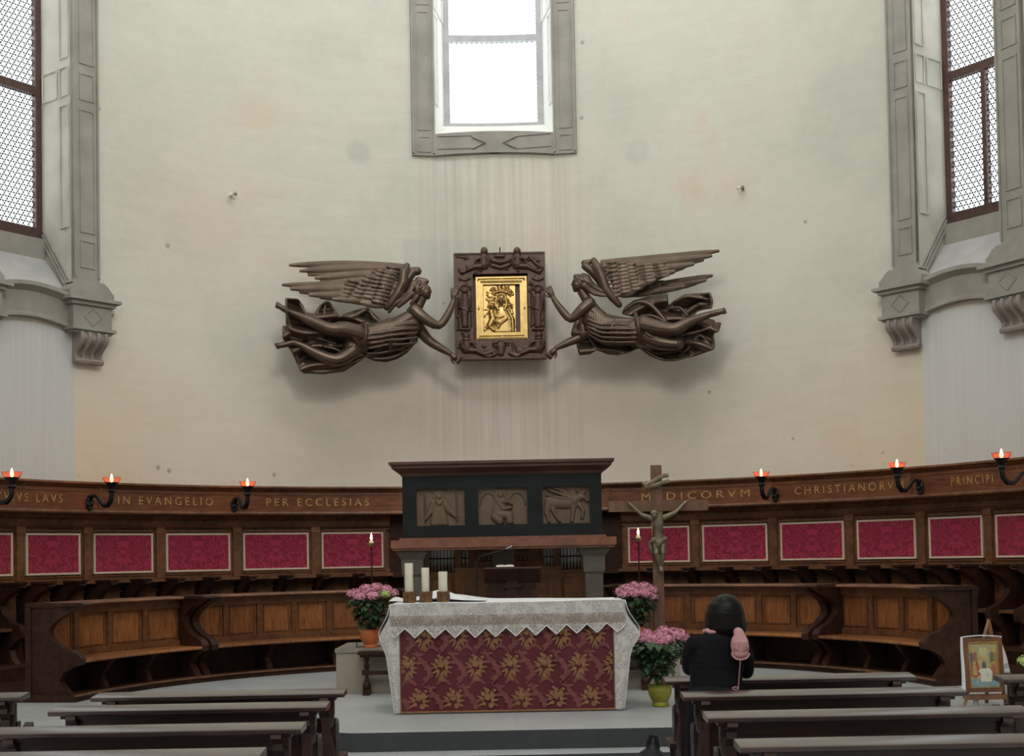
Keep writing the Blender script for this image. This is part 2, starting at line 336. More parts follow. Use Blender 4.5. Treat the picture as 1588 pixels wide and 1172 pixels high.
MT = dict(
    wall=wall_mat(), floor=floor_mat(), damask=damask_mat(), glass=glass_mat(.0038), glass_side=glass_mat(.0068),
    stone=plain('grey_sandstone', (.30, .285, .25), .85, var=.14, scale=3, bump=.3),
    stone_dark=plain('weathered_sandstone', (.27, .235, .21), .85, var=.16, scale=3, bump=.3),
    reveal_lit=plain('lit_limewash', (.80, .80, .76), .9, var=.05, scale=3),  # limewash painted paler for window light on the centre reveal and sill
    reveal=plain('limewashed_reveal', (.55, .53, .46), .9, var=.12, scale=2.5, bump=.2),
    walnut=wood('walnut_panelling', (.075, .032, .015), (.25, .112, .05), .42, (1.5, 1.5, 1)),
    walnut_v=wood('walnut_panel_upright_grain', (.13, .042, .013), (.42, .165, .055), .38, (7, 7, .7)),
    walnut_mid=wood('walnut_frame', (.08, .031, .014), (.225, .095, .04), .42, (2, 2, 2)),
    walnut_dark=wood('dark_walnut', (.022, .009, .006), (.062, .025, .015), .45, (2, 2, 2)),
    cherry=wood('red_brown_frieze_wood', (.085, .028, .013), (.24, .088, .038), .36, (.7, .7, 6)),
    pew=wood('dark_mahogany', (.016, .0055, .0045), (.044, .015, .011), .4, (.6, 4, 4), coat=.15),
    pew_top=wood('polished_mahogany', (.02, .008, .006), (.05, .02, .015), .28, (.6, 4, 4), coat=1.0),
    cornice_dark=wood('dark_brown_cornice', (.04, .018, .012), (.10, .045, .03), .4, (.7, 2, 5)),
    braid=plain('cream_braid', (.66, .50, .38), .8, var=.12, scale=60),
    gilt=plain('gilt_lettering', (.48, .30, .12), .45, .35, var=.35, scale=20),
    gold=plain('chased_gold', (.55, .38, .15), .36, 1.0, var=.18, scale=12),
    bronze=plain('brown_bronze', (.108, .074, .052), .38, .6, var=.22, scale=5, bump=.15),
    bronze_dark=plain('dark_carved_wood', (.095, .05, .035), .5, .15, var=.25, scale=6, bump=.2),
    iron=plain('black_iron', (.02, .022, .022), .45, .6),
    slate=plain('dark_slate', (.011, .0145, .015), .6, var=.25, scale=3),
    red_stone=plain('red_marble_shelf', (.19, .075, .045), .5, var=.25, scale=9),
    brown_stone=plain('brown_relief_stone', (.125, .085, .052), .65, var=.18, scale=9),
    grey_stone=plain('grey_pillar_stone', (.10, .09, .075), .8, var=.15, scale=6),
    dark_riser=plain('dark_stone_riser', (.04, .044, .046), .6, var=.12),
    linen=plain('white_linen', (.80, .82, .84), .85, var=.03), 
    lace=lace_mat('lace_band', .85, (.58, .555, .52), 55), sheer=lace_mat('sheer_lace', .74, (.36, .305, .265), 60), lace_tip=lace_mat('lace_points', .66, (.54, .50, .46), 50),
    sill=plain('grey_sill_stone', (.40, .40, .385), .85, var=.12, scale=3, bump=.2),
    frontal=plain('crimson_frontal', (.10, .006, .014), .6, var=.12, scale=5),
    emb=plain('old_gold_thread', (.25, .125, .05), .6, .1, var=.3, scale=40), emb2=plain('rose_thread', (.17, .045, .04), .6, var=.25, scale=30),
    wax=plain('ivory_wax', (.72, .66, .54), .5, var=.03), straw=plain('gilt_straw_holder', (.17, .09, .03), .5, .2, var=.6, scale=45, bump=.6),
    terracotta=plain('orange_glazed_pot', (.52, .14, .04), .3, var=.2, scale=10), green_pot=plain('olive_glazed_pot', (.24, .22, .02), .2, var=.2, scale=8),
    pink=plain('pink_petals', (.62, .27, .36), .75, var=.5, scale=38), lime=plain('lime_petals', (.42, .50, .17), .7, var=.2, scale=14),
    leaf=plain('green_leaves', (.035, .075, .03), .55, var=.45, scale=10), stem=plain('pale_stems', (.10, .13, .05), .6, var=.3),
    soil=plain('dark_soil', (.03, .02, .012), .9),
    pipe=plain('tin_pipes', (.42, .46, .46), .4, .35, var=.1), oak=wood('honey_oak', (.16, .065, .022), (.30, .13, .05), .45, (1, 1, 5)),
    lectern=wood('reddish_lectern', (.022, .009, .008), (.05, .02, .015), .6, (3, 3, 1)),
    block=plain('beige_stone_block', (.30, .255, .20), .8, var=.08, scale=3), block_top=plain('worn_stone_top', (.25, .22, .18), .6, var=.15),
    cross=wood('cross_wood', (.085, .04, .022), (.17, .085, .045), .5, (3, 3, 1)), corpus=plain('tarnished_bronze', (.18, .15, .095), .45, .45, var=.3, scale=20),
    black=plain('black_wool', (.004, .004, .006), .85, var=.2, scale=10), trousers=plain('charcoal_trousers', (.007, .009, .010), .9, var=.2), hair=plain('black_hair', (.004, .003, .003), .45, var=.3, scale=30), skin=plain('skin', (.45, .27, .2), .5, var=.05),
    pinkbag=plain('pink_fabric', (.52, .27, .27), .8, var=.1, scale=12), black_bag=plain('black_nylon', (.008, .009, .01), .5, var=.2),
    frame_red=wood('red_brown_sash', (.05, .022, .018), (.10, .045, .035), .5, (3, 3, 3)),
    cupglass=None, flame=emis('candle_flame', (1.0, .62, .22), 40), brass=plain('brass_dish', (.55, .38, .12), .3, 1.0),
    paper=plain('white_paper', (.7, .68, .60), .8, var=.03), plastic=plain('grey_metal', (.25, .25, .25), .4, .6),
)
m_, t_, b_ = nt('red_glass_cup'); b_.inputs['Base Color'].default_value = (1.0, .52, .42, 1); b_.inputs['Roughness'].default_value = .2; b_.inputs['Transmission Weight'].default_value = .8; b_.inputs['IOR'].default_value = 1.1
MT['cupglass'] = m_

MT['pew_top'].node_tree.nodes['Bump'].inputs['Strength'].default_value = .03
for k_ in ('walnut_dark', 'black', 'trousers', 'slate', 'black_bag', 'lectern', 'hair'): MT[k_].node_tree.nodes['Principled BSDF'].inputs['Specular IOR Level'].default_value = .2
# ================================================================ SETTING
RW = 7.1; WC = -0.5; K = RW * pi / 180          # wall radius, axis of the windows in degrees
WIN = [(-61.3, -51.2, 5.09, 11.0), (-7.7, 6.7, 8.0, 11.6), (50.2, 60.3, 5.09, 11.0)]
def wall_mesh():
    As = sorted(set([-90 + 1.5 * i for i in range(121)] + [w[0] for w in WIN] + [w[1] for w in WIN]))
    Zs = sorted(set([0, 1, 2, 3, 4, 5.09, 6, 7, 8, 9, 10, 11, 11.6, 12.2]))
    vs, fs, uvs = [], [], []
    id_ = {}
    for i, a in enumerate(As):
        for j, z in enumerate(Zs): id_[i, j] = len(vs); vs.append(pol(RW, a, z)); uvs.append((K * a, z))
    for i in range(len(As) - 1):
        for j in range(len(Zs) - 1):
            am, zm = (As[i] + As[i + 1]) / 2, (Zs[j] + Zs[j + 1]) / 2
            if any(w[0] < am < w[1] and w[2] < zm < w[3] for w in WIN): continue
            fs.append((id_[i, j], id_[i + 1, j], id_[i + 1, j + 1], id_[i, j + 1]))
    me = bpy.data.meshes.new('wall_apse'); me.from_pydata(vs, [], fs); ul = me.uv_layers.new(name='UVMap')
    for l in me.loops: ul.data[l.index].uv = uvs[l.vertex_index]
    me.polygons.foreach_set('use_smooth', [True] * len(me.polygons))
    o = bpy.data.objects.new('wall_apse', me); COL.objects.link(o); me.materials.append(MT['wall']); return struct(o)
wall_mesh()
def flat_wall(name, x):
    me = bpy.data.meshes.new(name); me.from_pydata([(x, -5, 0), (x, ZC, 0), (x, ZC, 12.2), (x, -5, 12.2)], [], [(0, 1, 2, 3)])
    ul = me.uv_layers.new(name='UVMap')
    for l in me.loops:
        p = me.vertices[l.vertex_index].co; ul.data[l.index].uv = (p.y + 20, p.z)
    o = bpy.data.objects.new(name, me); COL.objects.link(o); me.materials.append(MT['wall']); struct(o)
flat_wall('wall_left', AX - RW); flat_wall('wall_right', AX + RW)
m = MB(); m.bx(-7.3, 7.1, 3.0, ZC, 12.2, 12.3); struct(m.build('light_block_ceiling', MT['reveal']))  # unseen part-roof added to cut skylight, so the windows read brighter
d = MB(); d.grid(lambda u, v: pol(RW * cos(v * pi / 2 * .98), -90 + 180 * u, 12.2 + RW * sin(v * pi / 2 * .98)), 40, 12)
struct(d.build('ceiling', MT['reveal']))
m = MB(); m.add([(-7.3, -5, 0), (7.1, -5, 0), (7.1, -5, 12.2), (-7.3, -5, 12.2)], [(0, 1, 2, 3)]); struct(m.build('wall_back', MT['reveal']))
f = MB(); f.add([(-7.3, -5, 0), (7.2, -5, 0), (7.2, 19.3, 0), (-7.3, 19.3, 0)], [(0, 1, 2, 3)]); struct(f.build('floor', MT['floor']))
# two steps up to the choir floor, the upper front bent back at both ends
def slab(name, pts, z0, z1, top, side):
    m = MB(); m.ext([(x, y, z0) for x, y in pts], (0, 0, z1 - z0)); o = m.build(name, top, smooth=False)
    o.data.materials.append(side)
    for p in o.data.polygons:
        if abs(p.normal.z) < .5: p.material_index = 1
    return struct(o)
slab('floor_step', [(-7.2, 10.05), (-1.7, 10.05), (-1.32, 9.86), (1.5, 9.86), (1.9, 10.05), (7.0, 10.05), (7.0, 10.6), (-7.2, 10.6)], 0, .15, MT['floor'], MT['dark_riser'])
slab('floor_choir', [(-7.2, 10.35), (-1.75, 10.35), (-1.28, 10.14), (1.45, 10.14), (1.9, 10.35), (7.0, 10.35), (7.0, 12.1), (6.95, 14), (5.6, 16.3), (3.4, 18.2), (0, 19.15), (-3.6, 18.2), (-5.8, 16.3), (-7.1, 14), (-7.2, 12.1)], .001, .3, MT['floor'], MT['dark_riser'])
# ---- window surrounds and windows
def panel_line(m, r, a0, a1, z0, z1, w=.018, d=.012):
    wa = degrees(w / r)
    for q in ((a0, a1, z0, z0 + w), (a0, a1, z1 - w, z1), (a0, a0 + wa, z0, z1), (a1 - wa, a1, z0, z1)): m.arcbox(r - d, r + .01, q[2], q[3], q[0], q[1])
def window_unit(n, w, zsill_in, pil, side):
    a0, a1, z0, z1 = w; R2 = RW + .62; sp = 1.45 if n == 2 else .25
    b0, b1 = a0 + sp, a1 - sp
    loc = pol(R2, (a0 + a1) / 2, z0); fr = MB(); base = pol(0, 0, 0)
    def wp(r, a, z): return pol(r, a, z)
    # reveal : jambs + sloping sill, thick limewashed masonry
    rv = MB(); JM = []
    for s_, (ai, ao) in ((-1, (a0, b0)), (1, (a1, b1))):
        zb0, zb1 = z0 - .4, z0 - .4
        q = [wp(RW, ai, zb0), wp(R2, ao, zb1), wp(R2, ao + s_ * 1.2, zb1), wp(RW + .03, ai + s_ * 1.2, zb0)]
        h = [z1 + .3 - p.z for p in q]
        vs = q + [p + Vector((0, 0, hh)) for p, hh in zip(q, h)]
        rv.add(vs, [(0, 1, 5, 4), (1, 2, 6, 5), (2, 3, 7, 6), (3, 0, 4, 7), (4, 5, 6, 7), (3, 2, 1, 0)])
        # carved panel frames on the jamb: long upright, small square
        nn = 1
        def J(u, z, off=.012):
            p = wp(RW, ai, 0).lerp(wp(R2, ao, 0), u); tdir = (wp(RW, ai - s_ * 1, 0) - wp(RW, ai, 0)).normalized()
            return Vector((p.x, p.y, z)) + tdir * off
        jp = [(.06, .34), (.44, .93)]
        zr = [(z0 + .95 if n != 2 else z0 + .5, z0 + 2.55), (z0 + 2.68, z0 + 3.05), (z0 + 3.18, z1)]
        if n == 2: zr = [(z0 + .5, z0 + 1.85), (z0 + 1.95, z0 + 2.3), (z0 + 2.4, z1)]
        for (u0, u1) in jp[:1] + ([(.44, .93)] if True else []):
            for (zz0, zz1) in zr:
                if (u0 > .4) and zz1 - zz0 > 1: continue
                for A, B in (((u0, zz0), (u1, zz0)), ((u1, zz0), (u1, zz1)), ((u1, zz1), (u0, zz1)), ((u0, zz1), (u0, zz0))):
                    rv.tube([J(*A), J(*B)], .010, 5)
        if n != 2:   # moulded base running up the jamb with the sill
            jm = MB()
            for (off, rr) in ((.02, .028), (.10, .02), (.17, .012)):
                jm.tube([J(-.02, z0 + off, .004), J(1, zsill_in + off, .004)], rr, 8)
            JM.append(jm)
    sl = MB()
    sl.grid(lambda u, v: wp(RW - .02 + (.64) * v, (a0 + (b0 - a0) * v) * (1 - u) + (a1 + (b1 - a1) * v) * u, z0 - .01 + (zsill_in - .16 - z0 if n != 2 else zsill_in - .02 - z0) * v + (.05 * (1 - (2 * u - 1) ** 2)) * (1 - v)), 14, 3)
    rise = MB(); rise.arc([(R2 - .08, z0), (R2 - .08, zsill_in + .02), (R2 + .1, zsill_in + .02), (R2 + .1, z0)], b0 - .2, b1 + .2)
    w_ = bpy.data.objects.new('window_%d' % n, None); COL.objects.link(w_); struct(w_); w_.location = loc
    cen = Vector((AX, ZC, 0))
    def B(mb, nm, mat, world=True):
        if not world: mb.v = [tuple(Vector(p) + cen) for p in mb.v]
        return mb.build(nm, mat, w_, org=loc)
    for jm in JM: B(jm, 'jamb_moulding', MT['stone'])
    B(rv, 'jamb', MT['reveal' if n != 2 else 'reveal_lit']); B(sl, 'window_sill', MT['sill' if n != 2 else 'reveal_lit']); B(rise, 'threshold', MT['stone' if n != 2 else 'reveal_lit'], False)
    # sash
    zf = zsill_in; fw = .10 if n == 2 else .085
    fa = degrees(fw / R2)
    fr = MB(); r0, r1 = R2 + .0, R2 + .09
    fr.arcbox(r0, r1, zf, z1, b0, b0 + fa, n=1); fr.arcbox(r0, r1, zf, z1, b1 - fa, b1, n=1)
    fr.arcbox(r0 - .02, r1, zf, zf + (.09 if n == 2 else .17), b0, b1)
    bar = 9.68 if n == 2 else 7.88
    fr.arcbox(r0, r1, bar, bar + .10, b0, b1)
    if n != 2:
        mid = 54.6 if n == 3 else b0 + 2.9
        fr.arcbox(r0, r1, zf, bar, mid, mid + degrees(.06 / R2), n=1)
    B(fr, 'sash', MT['frame_red'] if n != 2 else MT['plastic'], False)
    me = bpy.data.meshes.new('leaded_glass'); A = [b0 + (b1 - b0) * i / 8 for i in range(9)]
    vs = [pol(R2 + .05, a, z) - loc for a in A for z in (zf, z1)]
    me.from_pydata(vs, [], [(2 * i, 2 * i + 2, 2 * i + 3, 2 * i + 1) for i in range(8)])
    ul = me.uv_layers.new(name='UVMap'); U_ = [(R2 * radians(a), z) for a in A for z in (zf, z1)]
    for l in me.loops: ul.data[l.index].uv = U_[l.vertex_index]
    go = bpy.data.objects.new('leaded_glass', me); COL.objects.link(go); me.materials.append(MT['glass' if n == 2 else 'glass_side']); go.parent = w_
    # surround
    st = MB()
    for (p0, p1) in pil:
        if n == 2:
            st.arcbox(RW - .05, RW + .05, z0 - .33, z1 + .3, p0, p1); st.arcbox(RW - .075, RW + .02, z0 - .3, z1 + .3, p0, p0 + .25); st.arcbox(RW - .075, RW + .02, z0 - .3, z1 + .3, p1 - .25, p1)
            panel_line(st, RW - .05, p0 + .7, p1 - .55, z0 + .05, z0 + 1.85); panel_line(st, RW - .05, p0 + .7, p1 - .55, z0 + 1.95, z0 + 2.3); panel_line(st, RW - .05, p0 + .7, p1 - .55, z0 - .28, z0 - .04); panel_line(st, RW - .05, p0 + .7, p1 - .55, z0 + 2.42, z1)
        else:
            st.arcbox(RW - .06, RW + .05, z0 + .1, z1 + .3, p0, p1)
            st.arcbox(RW - .08, RW + .02, z0 + .3, z1 + .3, p0, p0 + .22); st.arcbox(RW - .08, RW + .02, z0 + .3, z1 + .3, p1 - .22, p1)
            x0, x1 = p0 + .75, p1 - .5
            panel_line(st, RW - .06, x0, x1, z0 + .42, z0 + .78); panel_line(st, RW - .06, x0, x1, z0 + .88, z0 + 2.5); panel_line(st, RW - .06, x0, x1, z0 + 2.62, z0 + 2.98); panel_line(st, RW - .06, x0, x1, z0 + 3.1, z1)
            out = -1 if abs(p0) > abs(p1) else 1        # outward flare, away from the opening
    B(st, 'surround', MT['stone'], False)
    bd = MB()
    bow = lambda t: (.05 if n == 2 else .11) * (1 - (2 * t - 1) ** 2)
    if n == 2:
        bd.arc([(RW - .05, z0 - .33), (RW - .05, z0 + .0), (RW + .05, z0 + .0), (RW + .05, z0 - .33)], a0, a1, zf=bow)
        bd.arc([(RW - .075, z0 - .33), (RW - .075, z0 - .29), (RW, z0 - .29), (RW, z0 - .33)], a0, a1, zf=bow)
        for (q0, q1) in ((a0 + .3, -3.2), (2.2, a1 - .3)):
            for zz in (-.25, -.06): bd.arc([(RW - .065, z0 + zz), (RW - .065, z0 + zz + .018), (RW, z0 + zz + .018), (RW, z0 + zz)], q0, q1, zf=lambda t: .02 + .02 * t)
        for (aa, s_) in ((-3.2, 1), (2.2, -1)):
            bd.tube([Vector((RW * .991 * sin(radians(aa)), RW * .991 * cos(radians(aa)), z0 - .04)), Vector((RW * .991 * sin(radians(aa + s_ * 1.6)), RW * .991 * cos(radians(aa + s_ * 1.6)), z0 - .13)), Vector((RW * .991 * sin(radians(aa)), RW * .991 * cos(radians(aa)), z0 - .22))], .014, 6)
    else:
        P = [(RW - .03, z0 - .44), (RW - .10, z0 - .43), (RW - .10, z0 - .40), (RW - .06, z0 - .37), (RW - .06, z0 - .11), (RW - .10, z0 - .08), (RW - .15, z0 - .05), (RW - .15, z0 - .0), (RW + .05, z0 + .01), (RW + .05, z0 - .44)]
        bd.arc(P, a0 - .1, a1 + .1, zf=bow, n=16)
    B(bd, 'sill_band', MT['stone'], False)
    # moulded pedestal + scrolled corbel under each pilaster
    if n != 2:
        for (p0, p1) in pil:
            pc = (p0 + p1) / 2; hw = (p1 - p0) / 2
            pe = MB()
            def lay(zz0, zz1, dr, dw0, dw1=None):
                dw1 = dw0 if dw1 is None else dw1
                rr = RW - .06 - dr; vs = []
                for (zq, dw) in ((zz0, dw0), (zz1, dw1)):
                    aw = hw + degrees(dw / RW)
                    for (r, a) in ((rr, pc - aw), (rr, pc + aw), (RW + .05, pc + aw), (RW + .05, pc - aw)): vs.append((r * sin(radians(a)), r * cos(radians(a)), zq))
                pe.add(vs, [(3, 2, 1, 0), (4, 5, 6, 7), (0, 1, 5, 4), (1, 2, 6, 5), (2, 3, 7, 6), (3, 0, 4, 7)])
            lay(z0 + .10, z0 + .20, .10, .14, .05); lay(z0 + .20, z0 + .24, .06, .08, .03)
            lay(z0 - .0, z0 + .10, .12, .14); lay(z0 - .04, z0, .22, .20); lay(z0 - .09, z0 - .04, .17, .14)
            lay(z0 - .38, z0 - .09, .13, .10); lay(z0 - .42, z0 - .38, .18, .14); lay(z0 - .45, z0 - .42, .14, .10)
            # lozenge
            rr = RW - .195; Q = [(0, -.12), (hw * .7, -.235), (0, -.35), (-hw * .7, -.235)]
            pts = [Vector((rr * sin(radians(pc + a)), rr * cos(radians(pc + a)), z0 + z)) for a, z in Q]
            for i in range(4): pe.tube([pts[i], pts[(i + 1) % 4]], .012, 6)
            B(pe, 'pedestal', MT['stone'], False)
            cb = MB(); K_ = []
            for i in range(13):
                t = i / 12; K_.append((RW - .06 - .14 * (1 - t) - .05 * sin(t * pi * 2.1), z0 - .45 - .36 * t))
            sec = [(RW + .05, z0 - .45)] + K_ + [(RW + .05, z0 - .81)]
            cb.arc(sec[::-1], pc - hw, pc + hw, n=3)
            for fr_ in (-.95, -.35, .35, .95):
                cb.tube([Vector(((r - .012) * sin(radians(pc + hw * fr_)), (r - .012) * cos(radians(pc + hw * fr_)), z)) for r, z in K_], .028, 8)
            cb.tube([Vector(((K_[-1][0] - .01) * sin(radians(pc + hw * q)), (K_[-1][0] - .01) * cos(radians(pc + hw * q)), z0 - .80)) for q in (-1.12, -.5, 0, .5, 1.12)], [.035, .045, .035, .045, .035], 8)
            B(cb, 'corbel', MT['stone_dark'], False)
window_unit(1, WIN[0], 5.93, [(-64.4, -61.3), (-51.2, -48.2)], -1)
window_unit(2, WIN[1], 8.30, [(-10.5, -7.7), (6.7, 9.5)], 0)
window_unit(3, WIN[2], 5.93, [(47.3, 50.2), (60.3, 63.4)], 1)
# ---- wooden choir platforms
def ring(name, r0, r1, z0, z1, a, mat, edge=True):
    m = MB(); m.arcbox(r0, r1, z0, z1, -a, a, n=80); m.v = [(p[0] + AX, p[1] + ZC, p[2]) for p in m.v]
    o = struct(m.build(name, mat)); return o
ring('floor_bench_platform', 4.30, 6.0, .3, .37, 81, MT['walnut_dark'])
ring('floor_stall_platform', 5.98, 7.05, .3, .52, 86, MT['walnut_dark'])
m = MB(); m.arcbox(4.275, 4.31, .355, .374, -81, 81, n=80); m.v = [(p[0] + AX, p[1] + ZC, p[2]) for p in m.v]; struct(m.build('trim_1', MT['walnut']))
# ================================================================ CHOIR STALLS (back row)
BA = [14.2, 23.3, 32.8, 42.1, 50.8, 58.9, 66.6]
R0 = 6.7
side_word = {-1: 'left', 1: 'right'}
bay_desc = [
    'nearest the altar', 'second from the altar', 'third from the altar', 'fourth from the altar', 'fifth from the altar', 'at the edge of view']
def divider_prof(r_in, r_back, ztop, zbot, zseat):
    P = [(r_back, ztop), (r_in - .04, ztop), (r_in - .06, ztop - .03), (r_in, ztop - .06)]
    for i in range(1, 9):
        t = i / 8; P.append((r_in + .04 + .26 * sin(t * pi * .92) * (1 - .1 * t), ztop - .06 - (ztop - zseat - .14) * t))
    P += [(r_in - .03, zseat + .04), (r_in - .05, zseat - .02), (r_in - .03, zseat - .1), (r_in + .08, zseat - .16), (r_in + .14, zseat - .24), (r_in + .10, zbot + .06), (r_in + .04, zbot), (r_back, zbot)]
    return P
def plate(mb, prof, a, th_, R0):     # radial plate of given thickness at angle a
    ar = radians(a); dx = Vector((cos(ar), -sin(ar), 0)) * th_ / 2
    pts = [Vector((r * sin(ar), r * cos(ar) - R0, z)) - dx for r, z in prof]
    mb.ext(pts, dx * 2)
for s in (-1, 1):
    for i in range(6):
        a0, a1 = sorted((s * BA[i], s * BA[i + 1])); ac = (a0 + a1) / 2; h = (a1 - a0) / 2
        lbl = 'walnut stall bay with crimson damask panel, %s side, %s' % (side_word[s], bay_desc[i])
        T = thing('choir_stall', lbl, 'choir stall', pol(R0, ac, .52), radians(-ac), 'stall bays of the back row')
        dz = -.52
        def bb(mb, nm, mat, p=T):
            mb.v = [(q[0], q[1], q[2] + dz) for q in mb.v]; return mb.build(nm, mat, p)
        m = MB(); m.arcbox(6.93, 7.0, .52, 2.3, -h, h, R0); bb(m, 'back_board', MT['walnut_mid'])
        m = MB(); pw = .72     # framed panel
        m.arcbox(6.885, 6.95, 2.085, 2.14, -h, h, R0); m.arcbox(6.885, 6.95, 1.44, 1.52, -h, h, R0)
        for q in (-1, 1):
            e = q * (h - pw); m.arcbox(6.885, 6.95, 1.5, 2.1, min(e, e + q * .3), max(e, e + q * .3), R0)
        m.arcbox(6.865, 6.90, 1.505, 1.525, -h + pw, h - pw, R0); m.arcbox(6.865, 6.90, 2.075, 2.095, -h + pw, h - pw, R0)
        bb(m, 'panel_frame', MT['walnut_mid'])
        m = MB(); cw = h - .88; m.arcbox(6.875, 6.94, 1.55, 2.05, -cw, cw, R0); cu = bb(m, 'damask_panel', MT['damask'])
        m = MB(); tw = degrees(.022 / 6.87)
        m.arcbox(6.866, 6.9, 2.035, 2.06, -cw, cw, R0); m.arcbox(6.866, 6.9, 1.54, 1.565, -cw, cw, R0)
        m.arcbox(6.866, 6.9, 1.54, 2.06, -cw - tw * .5, -cw + tw * .7, R0); m.arcbox(6.866, 6.9, 1.54, 2.06, cw - tw * .7, cw + tw * .5, R0)
        m.build('braid', MT['braid'], cu); 
        cu.children[0].location = (0, 0, dz)
        m = MB(); pa = .42; pc = -h if s < 0 else h   # pilaster on the outer edge
        for (aq) in ((h,) if i < 5 else (h,)):
            aq = aq * s
            m.arcbox(6.85, 6.95, 1.46, 2.13, aq - pa, aq + pa, R0); m.arcbox(6.83, 6.95, 2.06, 2.14, aq - pa - .12, aq + pa + .12, R0); m.arcbox(6.84, 6.95, 2.03, 2.05, aq - pa - .06, aq + pa + .06, R0); m.arcbox(6.83, 6.95, 1.44, 1.50, aq - pa - .12, aq + pa + .12, R0)
        bb(m, 'pilaster', MT['walnut_mid'])
        m = MB(); m.arc([(6.84, 2.13), (6.82, 2.15), (6.84, 2.17), (6.84, 2.23), (6.80, 2.25), (6.78, 2.28), (6.78, 2.30), (7.0, 2.30), (7.0, 2.13)], -h, h, R0); bb(m, 'architrave', MT['walnut_mid'])
        m = MB(); m.arc([(6.32, 1.425), (6.31, 1.445), (6.33, 1.46), (6.9, 1.46), (6.9, 1.425)], -h, h, R0)
        m.arc([(6.80, 1.46), (6.80, 1.475), (6.9, 1.48), (6.9, 1.46)], -h, h, R0); 
        lg = MB(); lg.arcbox(6.62, 6.93, 1.43, 1.462, -h, h, R0); lg.arcbox(6.6, 6.63, 1.42, 1.465, -h, h, R0)
        bb(lg, 'ledge', MT['walnut_mid'])
        m = MB()
        for q in (0, 1):
            c0 = -h + h * q; m.arcbox(6.86, 6.93, 1.0, 1.40, c0 + .5, c0 + h - .5, R0)
            m.arcbox(6.83, 6.9, 1.36, 1.42, c0 + .3, c0 + h - .3, R0); m.arcbox(6.84, 6.9, 1.30, 1.325, c0 + .3, c0 + h - .3, R0)
        bb(m, 'lower_back', MT['walnut'])
        for q in (-1, 0):
            m = MB(); plate(m, divider_prof(6.33, 6.92, 1.44, .52, .92), (s * h) if q else 0, .085, R0)
            aq = (s * h) if q else 0
            m.arcbox(6.27, 6.9, 1.44, 1.468, aq - .55, aq + .55, R0)
            bb(m, 'seat_divider', MT['walnut_dark'])
        for q in (0, 1):
            m = MB(); c0 = -h + h * q; m.arcbox(6.42, 6.9, .90, .935, c0 + .35, c0 + h - .35, R0); m.arcbox(6.75, 6.8, .52, .9, c0 + .35, c0 + h - .35, R0); bb(m, 'seat', MT['walnut'])
# plain panelling behind the high altar
m = MB(); m.arcbox(6.9, 7.0, .52, 2.3, -14.2, 14.2); m.arcbox(6.62, 7.0, 1.4, 1.46, -14.2, 14.2); m.v = [(p[0] + AX, p[1] + ZC, p[2]) for p in m.v]
tag(m.build('back_panelling', MT['walnut_dark'], org=pol(6.9, 0, .52)), 'plain dark wooden panelling along the wall behind the high altar', 'panelling')
# ---- inscribed frieze boards with cornice
def text_mesh(s_, size, ext=.004, space=1.5):
    c = bpy.data.curves.new('t', 'FONT'); c.body = s_; c.size = size; c.extrude = ext; c.space_character = space; c.align_x = 'CENTER'; c.align_y = 'CENTER'; c.resolution_u = 3
    o = bpy.data.objects.new('t', c); me = bpy.data.meshes.new_from_object(o); vs = [tuple(v.co) for v in me.vertices]; fs = [tuple(p.vertices) for p in me.polygons]
    bpy.data.objects.remove(o); bpy.data.curves.remove(c); bpy.data.meshes.remove(me); return vs, fs
FR = [(-66.6, -50.5, 'CVIVS LAVS', (-30, 97)), (-50.5, -32.9, 'IN EVANGELIO', (183, 330)), (-32.9, -13.0, 'PER ECCLESIAS', (413, 572)), (-13.0, 13.0, None, None), (13.0, 33.5, 'MEDICORVM', (995, 1163)), (33.5, 50.9, 'CHRISTIANORVM', (1233, 1402)), (50.9, 66.6, 'PRINCIPI', (1476, 1541))]
for (a0, a1, txt, px) in FR:
    ac = (a0 + a1) / 2; h = (a1 - a0) / 2; RF = 6.62; loc = pol(RF, ac, 2.3)
    T = thing('inscribed_frieze' if txt else 'plain_frieze', ('brown wooden frieze board with cornice, lettered %s in gold' % txt) if txt else 'plain brown frieze board hidden behind the top of the high altar', 'frieze', loc, radians(-ac), 'frieze boards above the stalls')
    def bb(mb, nm, mat, p=T):
        mb.v = [(q[0], q[1], q[2] - 2.3) for q in mb.v]; return mb.build(nm, mat, p)
    m = MB(); m.arcbox(RF, 7.05, 2.3, 2.63, -h, h, RF); bb(m, 'board', MT['cherry'])
    m = MB(); m.arc([(RF - .02, 2.30), (RF - .03, 2.32), (RF - .02, 2.345), (RF + .02, 2.36), (RF + .02, 2.30)], -h, h, RF)
    m.arcbox(RF - .012, RF + .02, 2.58, 2.60, -h, h, RF); m.arcbox(RF - .015, RF + .02, 2.3, 2.63, -h, -h + .22, RF); m.arcbox(RF - .015, RF + .02, 2.3, 2.63, h - .22, h, RF)
    bb(m, 'moulding', MT['walnut_mid'])
    m = MB(); m.arc([(RF, 2.62), (RF - .03, 2.635), (RF - .05, 2.66), (RF - .09, 2.67), (RF - .09, 2.695), (7.08, 2.70), (7.08, 2.62)], -h, h, RF); bb(m, 'cornice', MT['walnut'])
    if txt:
        t0 = th(px[0], 775, RF)[0] - ac if px[0] > 0 else -h + 3.0; t1 = th(px[1], 775, RF)[0] - ac
        vs, fs = text_mesh(txt, .15); xs = [v[0] for v in vs]; x0, x1 = min(xs), max(xs)
        m = MB(); out = []
        for (x, y, z) in vs:
            a = radians(t0 + (t1 - t0) * (x - x0) / (x1 - x0)); r = RF - .003 - z
            out.append((r * sin(a), r * cos(a) - RF, 2.475 + y))
        m.add(out, fs); bb(m, 'gilt_inscription', MT['gilt']).data.polygons.foreach_set('use_smooth', [False] * len(fs))
